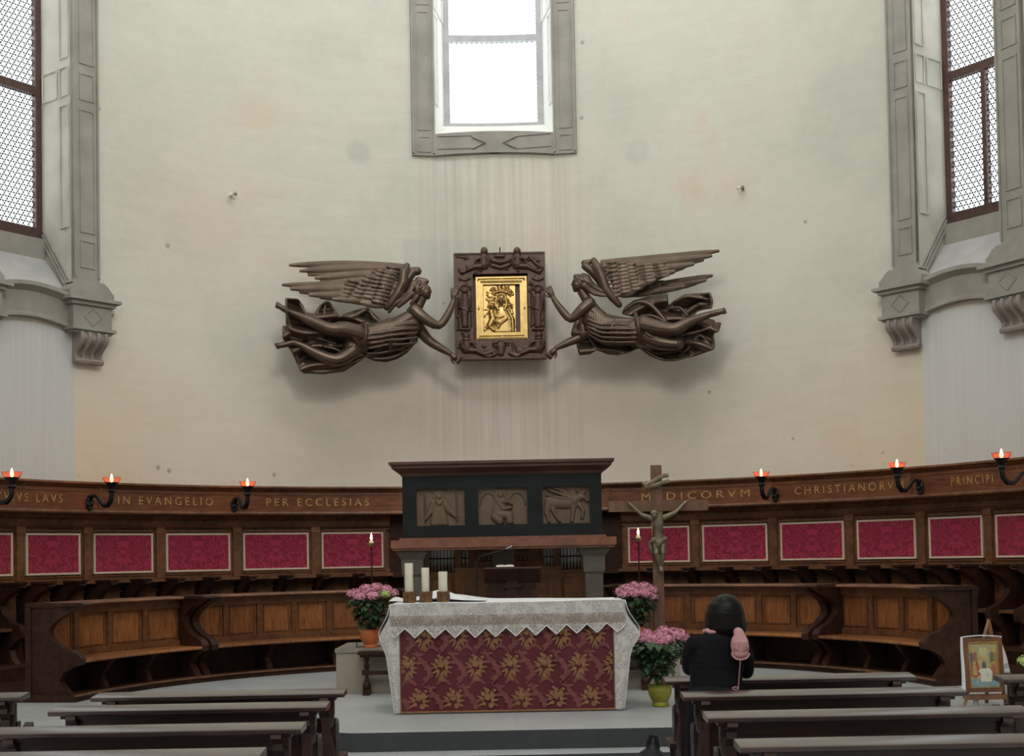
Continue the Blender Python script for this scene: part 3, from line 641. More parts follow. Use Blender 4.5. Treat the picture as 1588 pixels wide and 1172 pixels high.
# ---- candle sconces on the frieze
SCN = [((-30, 775), 12, 735, 'at the left edge of the view beside LAVS'), ((138, 778), 178, 745, 'left of the letters EVANGELIO'), ((363, 778), 391, 750, 'left of the words PER ECCLESIAS'),
       ((1203, 757), 1172, 730, 'right of MEDICORVM'), ((1428, 745), 1383, 718, 'between CHRISTIANORVM and PRINCIPI'), ((1604, 730), 1548, 703, 'at the right edge of the view beyond PRINCIPI')]
for (mx, my), bxp, byp, dsc in SCN:
    a, z = th(mx, my, 6.6); z = 2.44; loc = pol(6.6, a, z)
    T = thing('candle_sconce', 'black scroll sconce with lit red cup, ' + dsc, 'sconce', loc, radians(-a), 'lit sconces along the frieze')
    m = MB(); m.ball((0, -.01, 0), (.05, .03, .085), 12, 8); m.ball((0, -.02, -.07), (.03, .03, .035), 10, 6); m.ball((.0, -.03, .07), (.03, .03, .03), 10, 6)
    for k in range(5): m.ball((.035 * cos(k * 1.26), -.03, .05 * sin(k * 1.26)), .018, 8, 6)
    m.build('mounting_boss', MT['iron'], T)
    m = MB(); arm = [(0, 0), (.05, .06), (.11, .085), (.18, .06), (.25, -.01), (.32, -.055), (.40, -.05), (.46, .0), (.48, .07), (.48, .12)]
    m.tube([(0, -q, w) for q, w in arm], [.022, .024, .024, .022, .024, .028, .032, .03, .028, .03], 10)
    m.ball((0, -.05, -.02), .03, 8, 6); m.ball((0, -.015, -.06), .025, 8, 6)
    m.lathe([(.03, .0), (.05, .02), (.045, .035), (.025, .05)], (0, -.48, .10), 12); m.build('scroll_arm', MT['iron'], T)
    m = MB(); m.lathe([(.02, .13), (.03, .15), (.055, .19), (.085, .225), (.082, .225), (.05, .19)], (0, -.48, 0), 16); m.build('cup_holder', MT['iron'], T)
    m = MB(); m.lathe([(.05, .195), (.090, .232), (.112, .290), (.108, .290), (.085, .235), (.045, .20)], (0, -.48, 0), 20, cap=False); m.build('glass_cup', MT['cupglass'], T)
    m = MB(); m.lathe([(.001, .225), (.02, .245), (.018, .28), (.001, .33)], (0, -.48, 0), 10); m.build('flame', MT['flame'], T)
    l = bpy.data.lights.new('sconce_glow', 'POINT'); l.energy = 2.2; l.color = (1, .5, .22); l.shadow_soft_size = .02
    lo = bpy.data.objects.new('sconce_glow', l); COL.objects.link(lo); lo.location = pol(6.6 - .48, a, z + .31)
# ================================================================ FRONT BENCHES
def front_prof():
    P = [(4.80, 1.245), (4.27, 1.245), (4.30, 1.215)]
    for i in range(0, 11):
        t = i / 10; P.append((4.34 + .27 * sin(t * pi * .95) ** 0.9 if t < .99 else 4.36, 1.20 - .40 * t))
    P += [(4.30, .77), (4.26, .72), (4.27, .66), (4.36, .64), (4.46, .58), (4.50, .50), (4.44, .43), (4.40, .37), (4.80, .37)]
    return P
BN = [(-51.1, -17.0, 6, 'long curved walnut bench with panelled back, left side behind the flowers in the orange pot'), (-79.5, -52.9, 4, 'shorter curved walnut bench at the far left with a scrolled end panel'),
      (17.5, 52.8, 6, 'long curved walnut bench with panelled back behind the kneeling woman'), (54.8, 78.3, 4, 'shorter curved walnut bench at the right beside the icon on its easel')]
for (a0, a1, npn, lbl) in BN:
    ac = (a0 + a1) / 2; h = (a1 - a0) / 2; RB = 4.5
    T = thing('choir_bench', lbl, 'bench', pol(RB, ac, .37), radians(-ac), 'curved benches of the front row')
    def bb(mb, nm, mat, p=T):
        mb.v = [(q[0], q[1], q[2] - .37) for q in mb.v]; return mb.build(nm, mat, p)
    m = MB(); m.arcbox(4.70, 4.76, .67, 1.24, -h, h, RB); bb(m, 'backrest', MT['walnut_v'])
    m = MB(); m.arcbox(4.665, 4.72, 1.15, 1.24, -h, h, RB); m.arcbox(4.665, 4.72, .70, .775, -h, h, RB)
    for k in range(npn + 1):
        aa = -h + 2 * h * k / npn; m.arcbox(4.665, 4.72, .7, 1.2, aa - .42, aa + .42, RB)
        if k < npn:
            b0 = aa + .75; b1 = aa + 2 * h / npn - .75
            for q in ((b0, b1, .80, .812), (b0, b1, 1.118, 1.13), (b0, b0 + .13, .8, 1.13), (b1 - .13, b1, .8, 1.13)): m.arcbox(4.685, 4.72, q[2], q[3], q[0], q[1], RB)
    bb(m, 'back_frame', MT['walnut_mid'])
    m = MB(); m.arc([(4.56, 1.24), (4.54, 1.255), (4.56, 1.275), (4.83, 1.28), (4.84, 1.26), (4.82, 1.24)], -h - .6, h + .6, RB); bb(m, 'top_rail', MT['walnut'])
    m = MB(); m.arc([(4.28, .675), (4.27, .69), (4.28, .71), (4.72, .71), (4.72, .675)], -h + .4, h - .4, RB); bb(m, 'seat', MT['walnut_v'])
    for q in (-1, 1):
        m = MB(); plate(m, front_prof(), q * h, .09, RB)
        m.arc([(4.23, 1.245), (4.22, 1.262), (4.25, 1.28), (4.84, 1.285), (4.86, 1.26), (4.84, 1.245)], q * h - .9, q * h + .9, RB)
        rs = [(4.80, .37), (4.80, 1.24), (4.86, 1.24), (4.86, .37)]
        plate(m, rs, q * h, .13, RB)
        bb(m, 'end_panel', MT['walnut_dark'] if True else 0)
    for k in range(1, 3):
        m = MB(); plate(m, [(4.72, .67), (4.34, .67), (4.40, .60), (4.48, .50), (4.44, .42), (4.42, .37), (4.75, .37)], -h + 2 * h * k / 3, .07, RB); bb(m, 'leg', MT['walnut_dark'])
    m = MB(); m.arcbox(4.74, 4.77, .37, .67, -h, h, RB); bb(m, 'rear_board', MT['walnut_dark'])
# ================================================================ RELIEF (carved height field)
def relief(name, mat, parent, x0, x1, z0, z1, y, caps, res=.006, base=.012, k=1.0):
    # caps: (xa,za,xb,zb,ra,rb,height) in local metres; surface faces -y
    nx, nz = int((x1 - x0) / res), int((z1 - z0) / res)
    X, Z = np.meshgrid(np.linspace(x0, x1, nx + 1), np.linspace(z0, z1, nz + 1)); H = np.zeros_like(X)
    for (xa, za, xb, zb, ra, rb, hh) in caps:
        dx, dz = xb - xa, zb - za; L = dx * dx + dz * dz + 1e-9
        t = np.clip(((X - xa) * dx + (Z - za) * dz) / L, 0, 1)
        r = ra + (rb - ra) * t; d = np.hypot(X - xa - t * dx, Z - za - t * dz)
        H = np.maximum(H, hh * np.sqrt(np.clip(1 - (d / r) ** 2, 0, 1)))
    H[0, :] = H[-1, :] = 0; H[:, 0] = H[:, -1] = 0
    vs = [(float(a), float(y - h), float(c)) for a, c, h in zip(X.ravel(), Z.ravel(), H.ravel())]; fs = []; w = nx + 1
    for j in range(nz):
        for i in range(nx): a = j * w + i; fs.append((a, a + 1, a + w + 1, a + w))
    n = len(vs); vs += [(x0, y + base, z0), (x1, y + base, z0), (x1, y + base, z1), (x0, y + base, z1)]
    fs += [(n + 3, n + 2, n + 1, n), (0, n, n + 1, nx), (nx, n + 1, n + 2, nz * w + nx), (nz * w + nx, n + 2, n + 3, nz * w), (nz * w, n + 3, n, 0)]
    m = MB(); m.add(vs, fs); return m.build(name, mat, parent, ang=60)
def poly_caps(pts, r, h):
    if not hasattr(r, '__len__'): r = [r] * len(pts)
    return [(pts[i][0], pts[i][1], pts[i + 1][0], pts[i + 1][1], r[i], r[i + 1], h) for i in range(len(pts) - 1)]
# ================================================================ HIGH ALTAR
YH = 14.6
hL, hR = ray(604, 718, YH), ray(951, 711, YH); HX = (hL.x + hR.x) / 2; ZT = (hL.z + hR.z) / 2
hb = (ray(935, 780, YH).x - ray(626, 780, YH).x) / 2; hc = (hR.x - hL.x) / 2
zb0 = ray(780, 833, YH).z; zb1 = ray(780, 736, YH).z; zm = ray(780, 851, YH).z
T = thing('high_altar', 'dark slate high altar with three carved relief panels, wooden cornice and red shelf', 'altar', (HX, YH + .5, .3)); Dp = 1.0
def hb_(mb, nm, mat, p=T): 
    return mb.build(nm, mat, p, org=(0, 0, .3))
m = MB()
P = [(0, 0), (0, .02), (.04, .05), (.05, .09), (.10, .10), (.12, .125), (.12, ZT - zb1 - .01), (0, ZT - zb1)]
def lay(m, zz, e0, e1, hw, y0=-.5, y1=.45):
    vs = [(-hw - e0, y0 - e0, zz[0]), (hw + e0, y0 - e0, zz[0]), (hw + e0, y1, zz[0]), (-hw - e0, y1, zz[0]), (-hw - e1, y0 - e1, zz[1]), (hw + e1, y0 - e1, zz[1]), (hw + e1, y1, zz[1]), (-hw - e1, y1, zz[1])]
    m.add(vs, [(3, 2, 1, 0), (4, 5, 6, 7), (0, 1, 5, 4), (1, 2, 6, 5), (2, 3, 7, 6), (3, 0, 4, 7)])
ch = ZT - zb1; ov = hc - hb
lay(m, (zb1, zb1 + .2 * ch), .01, .03, hb); lay(m, (zb1 + .2 * ch, zb1 + .55 * ch), .03, ov * .75, hb); lay(m, (zb1 + .55 * ch, zb1 + .7 * ch), ov * .8, ov * .8, hb); lay(m, (zb1 + .7 * ch, ZT - .03), ov * .85, ov, hb); lay(m, (ZT - .03, ZT), ov, ov, hb)
hb_(m, 'cornice', MT['cornice_dark'])
pn = []
for (a, b) in ((646, 720), (742, 817), (842, 914)):
    p0, p1 = ray(a, 813, YH), ray(b, 757, YH); pn.append((p0.x - HX, p1.x - HX))
pz0, pz1 = ray(780, 813, YH).z, ray(780, 756, YH).z
m = MB(); m.bx(-hb, hb, -.44, .45, zb0, zb1); m.bx(-hb, hb, -.5, -.44, pz1, zb1); m.bx(-hb, hb, -.5, -.44, zb0, pz0)
xs = [-hb] + [q for p in pn for q in p] + [hb]
for i in range(0, 8, 2): m.bx(xs[i], xs[i + 1], -.5, -.44, pz0, pz1)
hb_(m, 'slate_body', MT['slate'])
for i, (x0, x1) in enumerate(pn):
    w, hh = x1 - x0, pz1 - pz0
    def c(u, v): return (x0 + u * w, pz0 + v * hh)
    def cp(pts, r, h): return poly_caps([c(*p) for p in pts], [q * w for q in r] if hasattr(r, '__len__') else r * w, h)
    C_ = []
    if i == 0:   # standing figure with spread arms between two tall rods
        C_ += cp([(.47, .80), (.47, .78)], .075, .05) + cp([(.47, .82), (.47, .80)], .13, .018) + cp([(.47, .62), (.47, .35)], [.13, .11], .04)
        C_ += cp([(.42, .4), (.38, .08)], [.09, .11], .04) + cp([(.52, .4), (.56, .08)], [.08, .1], .04) + cp([(.47, .4), (.47, .08)], [.08, .09], .048)
        C_ += cp([(.36, .62), (.30, .42), (.20, .20)], [.07, .07, .035], .04) + cp([(.58, .62), (.68, .42), (.82, .24)], [.07, .08, .035], .04)
        C_ += cp([(.17, .1), (.17, .85)], .018, .03) + cp([(.83, .1), (.83, .92)], .018, .03) + cp([(.40, .66), (.47, .56), (.55, .66)], .02, .055)
    elif i == 1:  # seated figure reading, under two arches
        C_ += cp([(.46, .82), (.46, .80)], .07, .055) + cp([(.46, .84), (.46, .82)], .13, .02) + cp([(.46, .66), (.42, .3)], [.12, .15], .042)
        C_ += cp([(.42, .60), (.50, .42), (.68, .46)], [.05, .05, .03], .055) + cp([(.50, .62), (.62, .62), (.68, .56)], [.05, .04, .03], .05) + cp([(.40, .28), (.62, .26), (.64, .08)], [.11, .1, .08], .05) + cp([(.34, .22), (.44, .1)], .09, .05)
        C_ += cp([(.04 + .17 - .17 * cos(a * pi / 8), .55 + .32 * sin(a * pi / 8)) for a in range(9)], .018, .02) + cp([(.62 + .17 - .17 * cos(a * pi / 8), .55 + .32 * sin(a * pi / 8)) for a in range(9)], .018, .02)
    else:        # winged bull
        C_ += cp([(.18, .60), (.42, .56), (.68, .60)], [.14, .13, .15], .045) + cp([(.68, .62), (.80, .72), (.90, .70)], [.12, .08, .05], .055) + cp([(.92, .66), (.97, .60)], [.04, .03], .05)
        C_ += cp([(.12, .55), (.10, .3), (.13, .06)], [.08, .045, .04], .04) + cp([(.2, .5), (.26, .25), (.36, .06)], [.08, .04, .035], .035) + cp([(.66, .5), (.64, .28), (.62, .06)], [.07, .045, .04], .04) + cp([(.78, .52), (.86, .34), (.84, .14)], [.06, .04, .035], .04)
        C_ += cp([(.60, .68), (.40, .80), (.12, .93)], [.07, .05, .02], .05) + cp([(.60, .72), (.45, .88), (.25, .97)], [.06, .04, .02], .045) + cp([(.56, .66), (.35, .70), (.08, .78)], [.05, .04, .015], .045)
        C_ += cp([(.78, .80), (.72, .92)], [.03, .012], .04) + cp([(.86, .80), (.94, .90)], [.03, .012], .04) + cp([(.08, .6), (.05, .4), (.06, .25)], .02, .03)
    rl = relief('carved_relief', MT['brown_stone'], T, x0, x1, pz0 - .3, pz1 - .3, -.45, [(a, b - .3, c_, d - .3, e, f, g * .95) for a, b, c_, d, e, f, g in C_], .005)
    rl['label'] = ['carved figure with spread arms', 'carved seated figure under arches', 'carved winged bull'][i]
m = MB(); sl_, sr_ = ray(606, 845, YH - .12).x - HX, ray(956, 840, YH - .12).x - HX; hs = (sr_ - sl_) / 2; sc_ = (sr_ + sl_) / 2
m.bx(sc_ - hs, sc_ + hs, -.62, .45, zm + .025, zb0 - .015); m.bx(sc_ - hs + .02, sc_ + hs - .02, -.60, .45, zm, zm + .025); m.bx(-hb - .04, hb + .04, -.54, .45, zb0 - .015, zb0 + .01)
hb_(m, 'shelf', MT['red_stone'])
for s in (-1, 1):
    m = MB(); x = s * (hb - .10)
    m.bx(x - .10, x + .10, -.48, -.22, .3, zm - .30)
    for k, (w0, w1, q0, q1) in enumerate(((.10, .12, .30, .27), (.12, .125, .27, .10), (.125, .17, .10, .03), (.17, .17, .03, 0))):
        m.add([(x - w0, -.48 - (w0 - .10), zm - q0), (x + w0, -.48 - (w0 - .10), zm - q0), (x + w0, -.18, zm - q0), (x - w0, -.18, zm - q0), (x - w1, -.48 - (w1 - .10), zm - q1), (x + w1, -.48 - (w1 - .10), zm - q1), (x + w1, -.18, zm - q1), (x - w1, -.18, zm - q1)],
              [(3, 2, 1, 0), (4, 5, 6, 7), (0, 1, 5, 4), (1, 2, 6, 5), (2, 3, 7, 6), (3, 0, 4, 7)])
    m.bx(x - .07, x + .07, -.49, -.47, .4, zm - .38)
    hb_(m, 'pillar', MT['grey_stone'])
# rear pillar-like stone block seen in the middle
m = MB(); q0, q1 = ray(764, 870, 15.3).x - HX, ray(797, 870, 15.3).x - HX; m.bx(q0, q1, .25, .42, .3, zm); hb_(m, 'middle_pillar', MT['grey_stone'])
# ---- organ behind
YO = 15.75
oz = ray(700, 887, YO).z
T = thing('pipe_organ', 'small organ with tin pipes and honey wood case below and behind the high altar', 'organ', (HX, YO + .2, .3))
def ob(mb, nm, mat, p=T): return mb.build(nm, mat, p, org=(HX, YO + .2, .3))
ox0, ox1 = ray(655, 880, YO).x, ray(915, 880, YO).x; om0, om1 = ray(706, 880, YO).x, ray(868, 880, YO).x
m = MB(); m.bx(ox0, ox1, YO, YO + .5, .3, oz - .04); m.bx(ox0 - .03, ox1 + .03, YO - .04, YO + .5, oz - .04, oz)
m.bx(om0, om1, YO - .12, YO, .3, oz + .02); m.bx(om0 - .02, om1 + .02, YO - .15, YO, oz + .02, oz + .05)
ob(m, 'case', MT['oak'])
m = MB()
for (a, b, yy) in ((ox0 + .03, om0 - .05, YO), (om1 + .05, ox1 - .03, YO), (om0 + .06, om0 + .45, YO - .12), (om1 - .5, om1 - .08, YO - .12)):
    m.frame(a, b, .45, oz - .1, .05, yy - .025, yy)
ob(m, 'case_frame', MT['walnut_v'])
m = MB()
for x in (ox0, om0 + .0, om1 - .06, ox1 - .06): m.bx(x, x + .07, YO + .05, YO + .35, oz, 2.3)
m.bx(ox0, ox1, YO + .42, YO + .5, oz, 2.6); ob(m, 'upright', MT['walnut'])
for (a, b, n) in ((662, 727, 12), (843, 905, 12)):
    for k in range(n):
        x = ray(a + (b - a) * (k + .5) / n, 880, YO + .15).x
        m = MB(); m.lathe([(.004, oz), (.017, oz + .10), (.0195, oz + .105), (.0195, 2.15)], (x, YO + .15, 0), 10); m.bx(x - .012, x + .012, YO + .128, YO + .135, oz + .12, oz + .15); ob(m, 'organ_pipe', MT['pipe'])
m = MB(); xa, xb = ray(660, 868, YO + .13).x, ray(728, 868, YO + .13).x; m.bx(xa, xb, YO + .125, YO + .132, oz + .16, oz + .175); ob(m, 'pipe_rail', MT['walnut_dark']); m = MB()
xa, xb = ray(842, 866, YO + .13).x, ray(906, 866, YO + .13).x; m.bx(xa, xb, YO + .125, YO + .132, oz + .16, oz + .175); ob(m, 'pipe_rail', MT['walnut_dark'])
for (a, b) in ((744, 762), (800, 822)):
    for k in range(3):
        x0_, x1_ = ray(a, 870, YO).x, ray(b, 870, YO).x; m = MB(); m.bx(x0_, x1_, YO - .05, YO + .2, oz + .12 + k * .12, oz + .135 + k * .12); 
        for q in range(3): m.bx(x0_ + .03 + q * .05, x0_ + .045 + q * .05, YO - .06, YO + .1, oz + .135 + k * .12, oz + .20 + k * .12)
        ob(m, 'stop_board', MT['walnut_dark'])
# ---- lectern facing the choir, and microphone
YL = 13.45
lx0, lx1 = ray(751, 890, YL).x, ray(838, 890, YL).x; lz1 = ray(795, 882, YL).z; lz0 = ray(795, 904, YL).z; lc = (lx0 + lx1) / 2; lw = (lx1 - lx0) / 2
T = thing('lectern', 'dark reddish wooden lectern standing behind the draped altar with an open book', 'lectern', (lc, YL, .3))
m = MB(); th0 = radians(-52); Mx = Matrix.Translation((0, .0, lz0 - .3)) @ Matrix.Rotation(radians(-38), 4, 'X')
m.bx(-lw, lw, 0, .03, 0, .185, Matrix.Translation((0, 0, lz0 - .3)) @ Matrix.Rotation(radians(35), 4, 'X'))
m.bx(-lw, lw, .02, .07, 0, .015, Matrix.Translation((0, 0, lz0 - .3)) @ Matrix.Rotation(radians(35), 4, 'X'))
m.build('reading_desk', MT['lectern'], T)
m = MB(); zt = lz0 - .3; m.bx(-.055, .055, -.02, .06, .08, zt + .03); m.bx(-.09, .09, -.03, .07, zt - .05, zt); m.build('post', MT['lectern'], T)
for s in (-1, 1):
    m = MB(); pr = [(.06, zt + .02), (.24, zt - .0), (.25, zt - .05), (.19, zt - .09), (.27, zt - .13), (.24, zt - .22), (.12, zt - .3), (.06, zt - .34)]
    m.ext([(s * a, 0, b) for a, b in pr], (0, .04, 0)); m.build('scroll_bracket', MT['lectern'], T)
m = MB(); m.bx(-.25, .25, -.2, .24, 0, .05); m.bx(-.2, .2, -.15, .19, .05, .09); m.build('foot', MT['lectern'], T)
b0_, b1_ = ray(770, 880, YL + .12).x, ray(797, 880, YL + .12).x
T = thing('open_book', 'open white book lying on the dark lectern behind the altar', 'book', ((b0_ + b1_) / 2, YL + .0, lz1 - .045))
bw = (b1_ - b0_) / 2
m = MB(); Mb = Matrix.Rotation(radians(-48), 4, 'X')
m.grid(lambda u, v: Mb @ Vector((bw * (2 * u - 1), -.09 + .18 * v, .028 + .014 * sin(abs(2 * u - 1) * pi))), 12, 4); m.bx(-bw, bw, -.09, .09, .0, .027, Mb); m.build('pages', MT['paper'], T)
m = MB(); m.bx(-bw - .008, bw + .008, -.095, .095, -.006, 0, Mb); m.build('cover', MT['lectern'], T)
YMc = 13.0
p0 = ray(739, 960, YMc); T = thing('microphone_stand', 'thin black gooseneck microphone stand behind the altar, left of the lectern', 'microphone', (p0.x, YMc, .3))
pts = [Vector((p0.x, YMc, .33)), ray(739, 900, YMc), ray(739, 873, YMc), ray(745, 863, YMc), ray(765, 857, YMc), ray(785, 851, YMc)]
m = MB(); m.tube(pts, [.009, .008, .006, .005, .005, .004], 8); m.build('gooseneck', MT['iron'], T, org=(p0.x, YMc, .3))
m = MB(); m.tube([ray(785, 851, YMc), ray(794, 847, YMc)], [.008, .013], 8); m.build('microphone_head', MT['plastic'], T, org=(p0.x, YMc, .3))
m = MB(); m.lathe([(.11, 0), (.11, .015), (.02, .03), (.012, .06)], (0, 0, 0), 20); m.build('base', MT['iron'], T)
# ================================================================ MAIN ALTAR
YA = 11.3
aL, aR = ray(620, 1000, YA).x, ray(952, 1000, YA).x; AC = (aL + aR) / 2; aw = (aR - aL) / 2
ztop = ray(787, 934, YA).z; Dd = .85; zg = .3
T = thing('draped_altar', 'main altar with crimson frontal embroidered with gold flowers', 'altar', (AC, YA + Dd / 2, zg))
O_ = (AC, YA + Dd / 2, zg); h_ = ztop - zg
m = MB(); m.bx(-aw - .06, aw + .06, -Dd / 2 + .03, Dd / 2, .0, h_ - .04); m.bx(-aw - .09, aw + .09, -Dd / 2, Dd / 2, h_ - .04, h_ - .008); m.build('altar_table', MT['linen'], T)
m = MB(); m.grid(lambda u, v: (-aw + 2 * aw * u, -Dd / 2 - .005 - .006 * sin(u * 23 + 1) * (1 - v), .02 + (h_ - .06) * v), 60, 6); m.bx(-aw, aw, -Dd / 2, -Dd / 2 + .03, .02, h_ - .05)
fr = m.build('frontal', MT['frontal'], T)
m = MB(); m.bx(-aw, aw, -Dd / 2 - .016, -Dd / 2 - .003, .012, .026); m.bx(-aw, -aw + .008, -Dd / 2 - .014, -Dd / 2, .02, h_ - .1); m.bx(aw - .008, aw, -Dd / 2 - .014, -Dd / 2, .02, h_ - .1); m.build('frontal_braid', MT['emb'], fr)
random.seed(4)
g, v_ = MB(), MB(); yf = -Dd / 2 - .014
YC = [0]
def yj():
    YC[0] = (YC[0] + 1) % 97; return YC[0] * .00002
def disc(mb, x, z, r, n=9, y=yf, sq=1.0, rot=0):
    y = y - yj()
    pts = []
    for k in range(n):
        a = 2 * pi * k / n; px, pz = r * cos(a), r * sq * sin(a); pts.append((x + px * cos(rot) - pz * sin(rot), y, z + px * sin(rot) + pz * cos(rot)))
    if any(abs(p[0]) > aw - .01 or p[2] < .03 for p in pts): return
    mb.ext(pts, (0, .003, 0))
def leafp(mb, x, z, L, w, a, y=yf):
    y = y - yj()
    pts = [(x + L * t * cos(a) - w * s_ * sin(a), y, z + L * t * sin(a) + w * s_ * cos(a)) for t, s_ in ((0, 0), (.3, .5), (.65, .42), (1, 0), (.65, -.42), (.3, -.5))]
    if any(abs(p[0]) > aw - .01 or p[2] < .03 for p in pts): return
    mb.ext(pts, (0, .003, 0))
def bouquet(x, z, s):
    for k, (dx, dz, r) in enumerate(((0, .02, .026), (-.035, .045, .018), (.04, .04, .02), (-.045, .0, .016), (.045, -.005, .017), (.0, .07, .018), (.028, -.05, .021), (-.03, -.035, .015), (.06, .075, .012), (-.02, .09, .012))):
        for j in range(5): disc(g, x + s * (dx + r * .6 * cos(j * 1.257 + k)), z + s * (dz + r * .6 * sin(j * 1.257 + k)), s * r * .55, 7)
    for k in range(11):
        a = -2.6 + k * .53; leafp(g, x + s * .03 * cos(a), z - s * .01 + s * .03 * sin(a), s * .07, s * .018, a)
    for a in (-1.9, -1.6, -1.3): leafp(g, x, z - s * .05, s * .085, s * .014, a)
def vine(x, z, s, mir=1):
    pts = []
    for i in range(14):
        t = i / 13; pts.append((x + mir * s * .055 * sin(t * 4.6), z + s * (-.14 + .28 * t)))
    for i, (a, b) in enumerate(pts):
        disc(v_, a, b, s * (.010 + .014 * sin(i / 13 * pi)), 8, yf + .001)
        if i in (3, 6, 9, 12): leafp(v_, a, b, s * .07, s * .03, .6 + i, yf + .001); leafp(v_, a, b, s * .05, s * .02, 3.5 + i, yf + .001)
    for i in range(12):
        t = i / 11; a = t * pi; disc(v_, x + mir * s * (.02 + .11 * t), z + s * (.15 + .03 * sin(a)), s * .012, 7, yf + .001)
    for i in range(5): leafp(v_, x + mir * s * (.05 + .02 * i), z + s * .17, s * .06, s * .022, .5 + i * .6, yf + .001)
pc = 2 * aw / 6.25
for r_, z in enumerate((.12, .41, .68)):
    off = .5 if r_ % 2 else 0
    for k in range(-1, 8):
        x = -aw + pc * (k + .6 + off + .1) - (.05 if r_ == 0 else 0)
        bouquet(x, z, 1.05); vine(x + pc * .47, z - .01, 1.0, 1 if k % 2 else 1)
g.build('gold_embroidery', MT['emb'], fr, smooth=False); v_.build('rose_embroidery', MT['emb2'], fr, smooth=False)
# --- altar cloth
CLx0, CLx1 = ray(606, 938, YA).x - AC, ray(968, 928, YA).x - AC
Tc = thing('altar_cloth', 'white linen cloth with lace border draped over the crimson altar', 'altar cloth', (AC, YA + Dd / 2, zg + h_))
yF, yB = -Dd / 2 - .03, Dd / 2 + .02
m = MB()
def topf(u, v): return (CLx0 + (CLx1 - CLx0) * u, yF + (yB - yF) * v, .004 + .005 * sin(u * 9 + v * 3) + (.06 * math.exp(-((u - .24) / .13) ** 2) * max(0, (v - .55) / .45)) - (.008 if u in (0, 1) else 0))
m.grid(topf, 60, 12); m.grid(lambda u, v: (CLx0 + (CLx1 - CLx0) * u, yB + .01 * v, topf(u, 1)[2] - .35 * v), 60, 3, flip=True)
o = m.build('top_linen', MT['linen'], Tc); s_ = o.modifiers.new('s', 'SOLIDIFY'); s_.thickness = .004
wd = CLx1 - CLx0
npt = 11.6
def zig(u):                       # depth of scalloped edge
    q = (u * npt + .35) % 1; return abs(q - .5) * 2
def lacef(lo, hi):
    def fn(u, v):
        zl = -(lo(u) if callable(lo) else lo); zh = -hi; z = zh + (zl - zh) * v
        x = CLx0 + wd * u + .01 * sin(z * 20); return (x, yF - .012 - .012 * sin(u * 40) * min(1, -z / .2) - (.01 if z < -.1 else 0), z)
    return fn
m = MB(); m.grid(lacef(.10, -.004), 120, 4, True); m.build('lace_band', MT['lace'], Tc)
m = MB(); m.grid(lacef(lambda u: .19, .10), 120, 5, True); m.build('sheer_band', MT['sheer'], Tc)
lowf = lambda u: .205 + .08 * (1 - zig(u)) + .012 * sin(u * 5)
m = MB(); m.grid(lacef(lowf, .19), 232, 5, True); m.build('lace_points', MT['lace_tip'], Tc)
m = MB(); pts = [Vector(lacef(lowf, .2)(i / 232, 1)) for i in range(233)]; m.tube(pts, .004, 5); m.build('lace_edging', MT['linen'], Tc)
for s, flare in ((-1, .12), (1, .17)):
    m = MB(); xe = CLx0 if s < 0 else CLx1; H = h_ - .02
    def sidef(u, v, s=s, xe=xe, flare=flare):
        # u along depth (front..back), v down; lace wing flares then falls straight
        fl = (.035 * min(1, v / .28) + .02 * sin(v * 3.1)) * (1 if v < .3 else max(.0, 1 - (v - .3) * 1.1))
        corner = flare * .45 * math.exp(-((v - .27) / .12) ** 2) * (1 - u) ** 2
        return (xe + s * (fl + corner + .012 * sin(u * 14 + v * 2) - .05 * max(0, v - .2)), yF + (yB - yF) * u - .0, -H * v)
    m.grid(sidef, 30, 24, flip=(s < 0)); o = m.build('side_fall', MT['linen'], Tc); o.modifiers.new('s', 'SOLIDIFY').thickness = .004
    m = MB(); xi = (-aw if s < 0 else aw)
    def wrapf(u, v, s=s, xe=xe, xi=xi):
        x1_ = sidef(0, v)[0]; x0_ = xi + s * .002; return (x0_ + (x1_ - x0_) * u, yF + .004 - .02 * sin(u * pi) , -.05 - (H - .05) * v if v else -.02)
    m.grid(wrapf, 10, 24, flip=(s > 0)); m.build('front_fold', MT['lace'], Tc)
# --- folded linen heap behind candles
m = MB(); cx = ray(660, 925, YA + .45)
def heap(u, v):
    px = 604 + 150 * u; pk = .085 * math.exp(-((u - .5) / .26) ** 2) + .03 * math.exp(-((u - .04) / .07) ** 2); p = ray(px, 930, YA + .35)
    return (p.x, YA + .30 + .3 * v, ztop + .014 + pk * (.3 + .7 * v) * (1 + .1 * sin(u * 15)) - .0)
m.grid(heap, 40, 8); m.grid(lambda u, v: (heap(u, 1)[0], YA + .60 + .015 * v, heap(u, 1)[2] * (1 - v) + (ztop + .012) * v), 40, 2)
o = m.build('folded_linen', MT['linen'], org=(cx.x, YA + .45, ztop + .012)); o.modifiers.new('s', 'SOLIDIFY').thickness = .005; tag(o, 'crumpled white linen napkin behind the three candles on the altar', 'cloth')
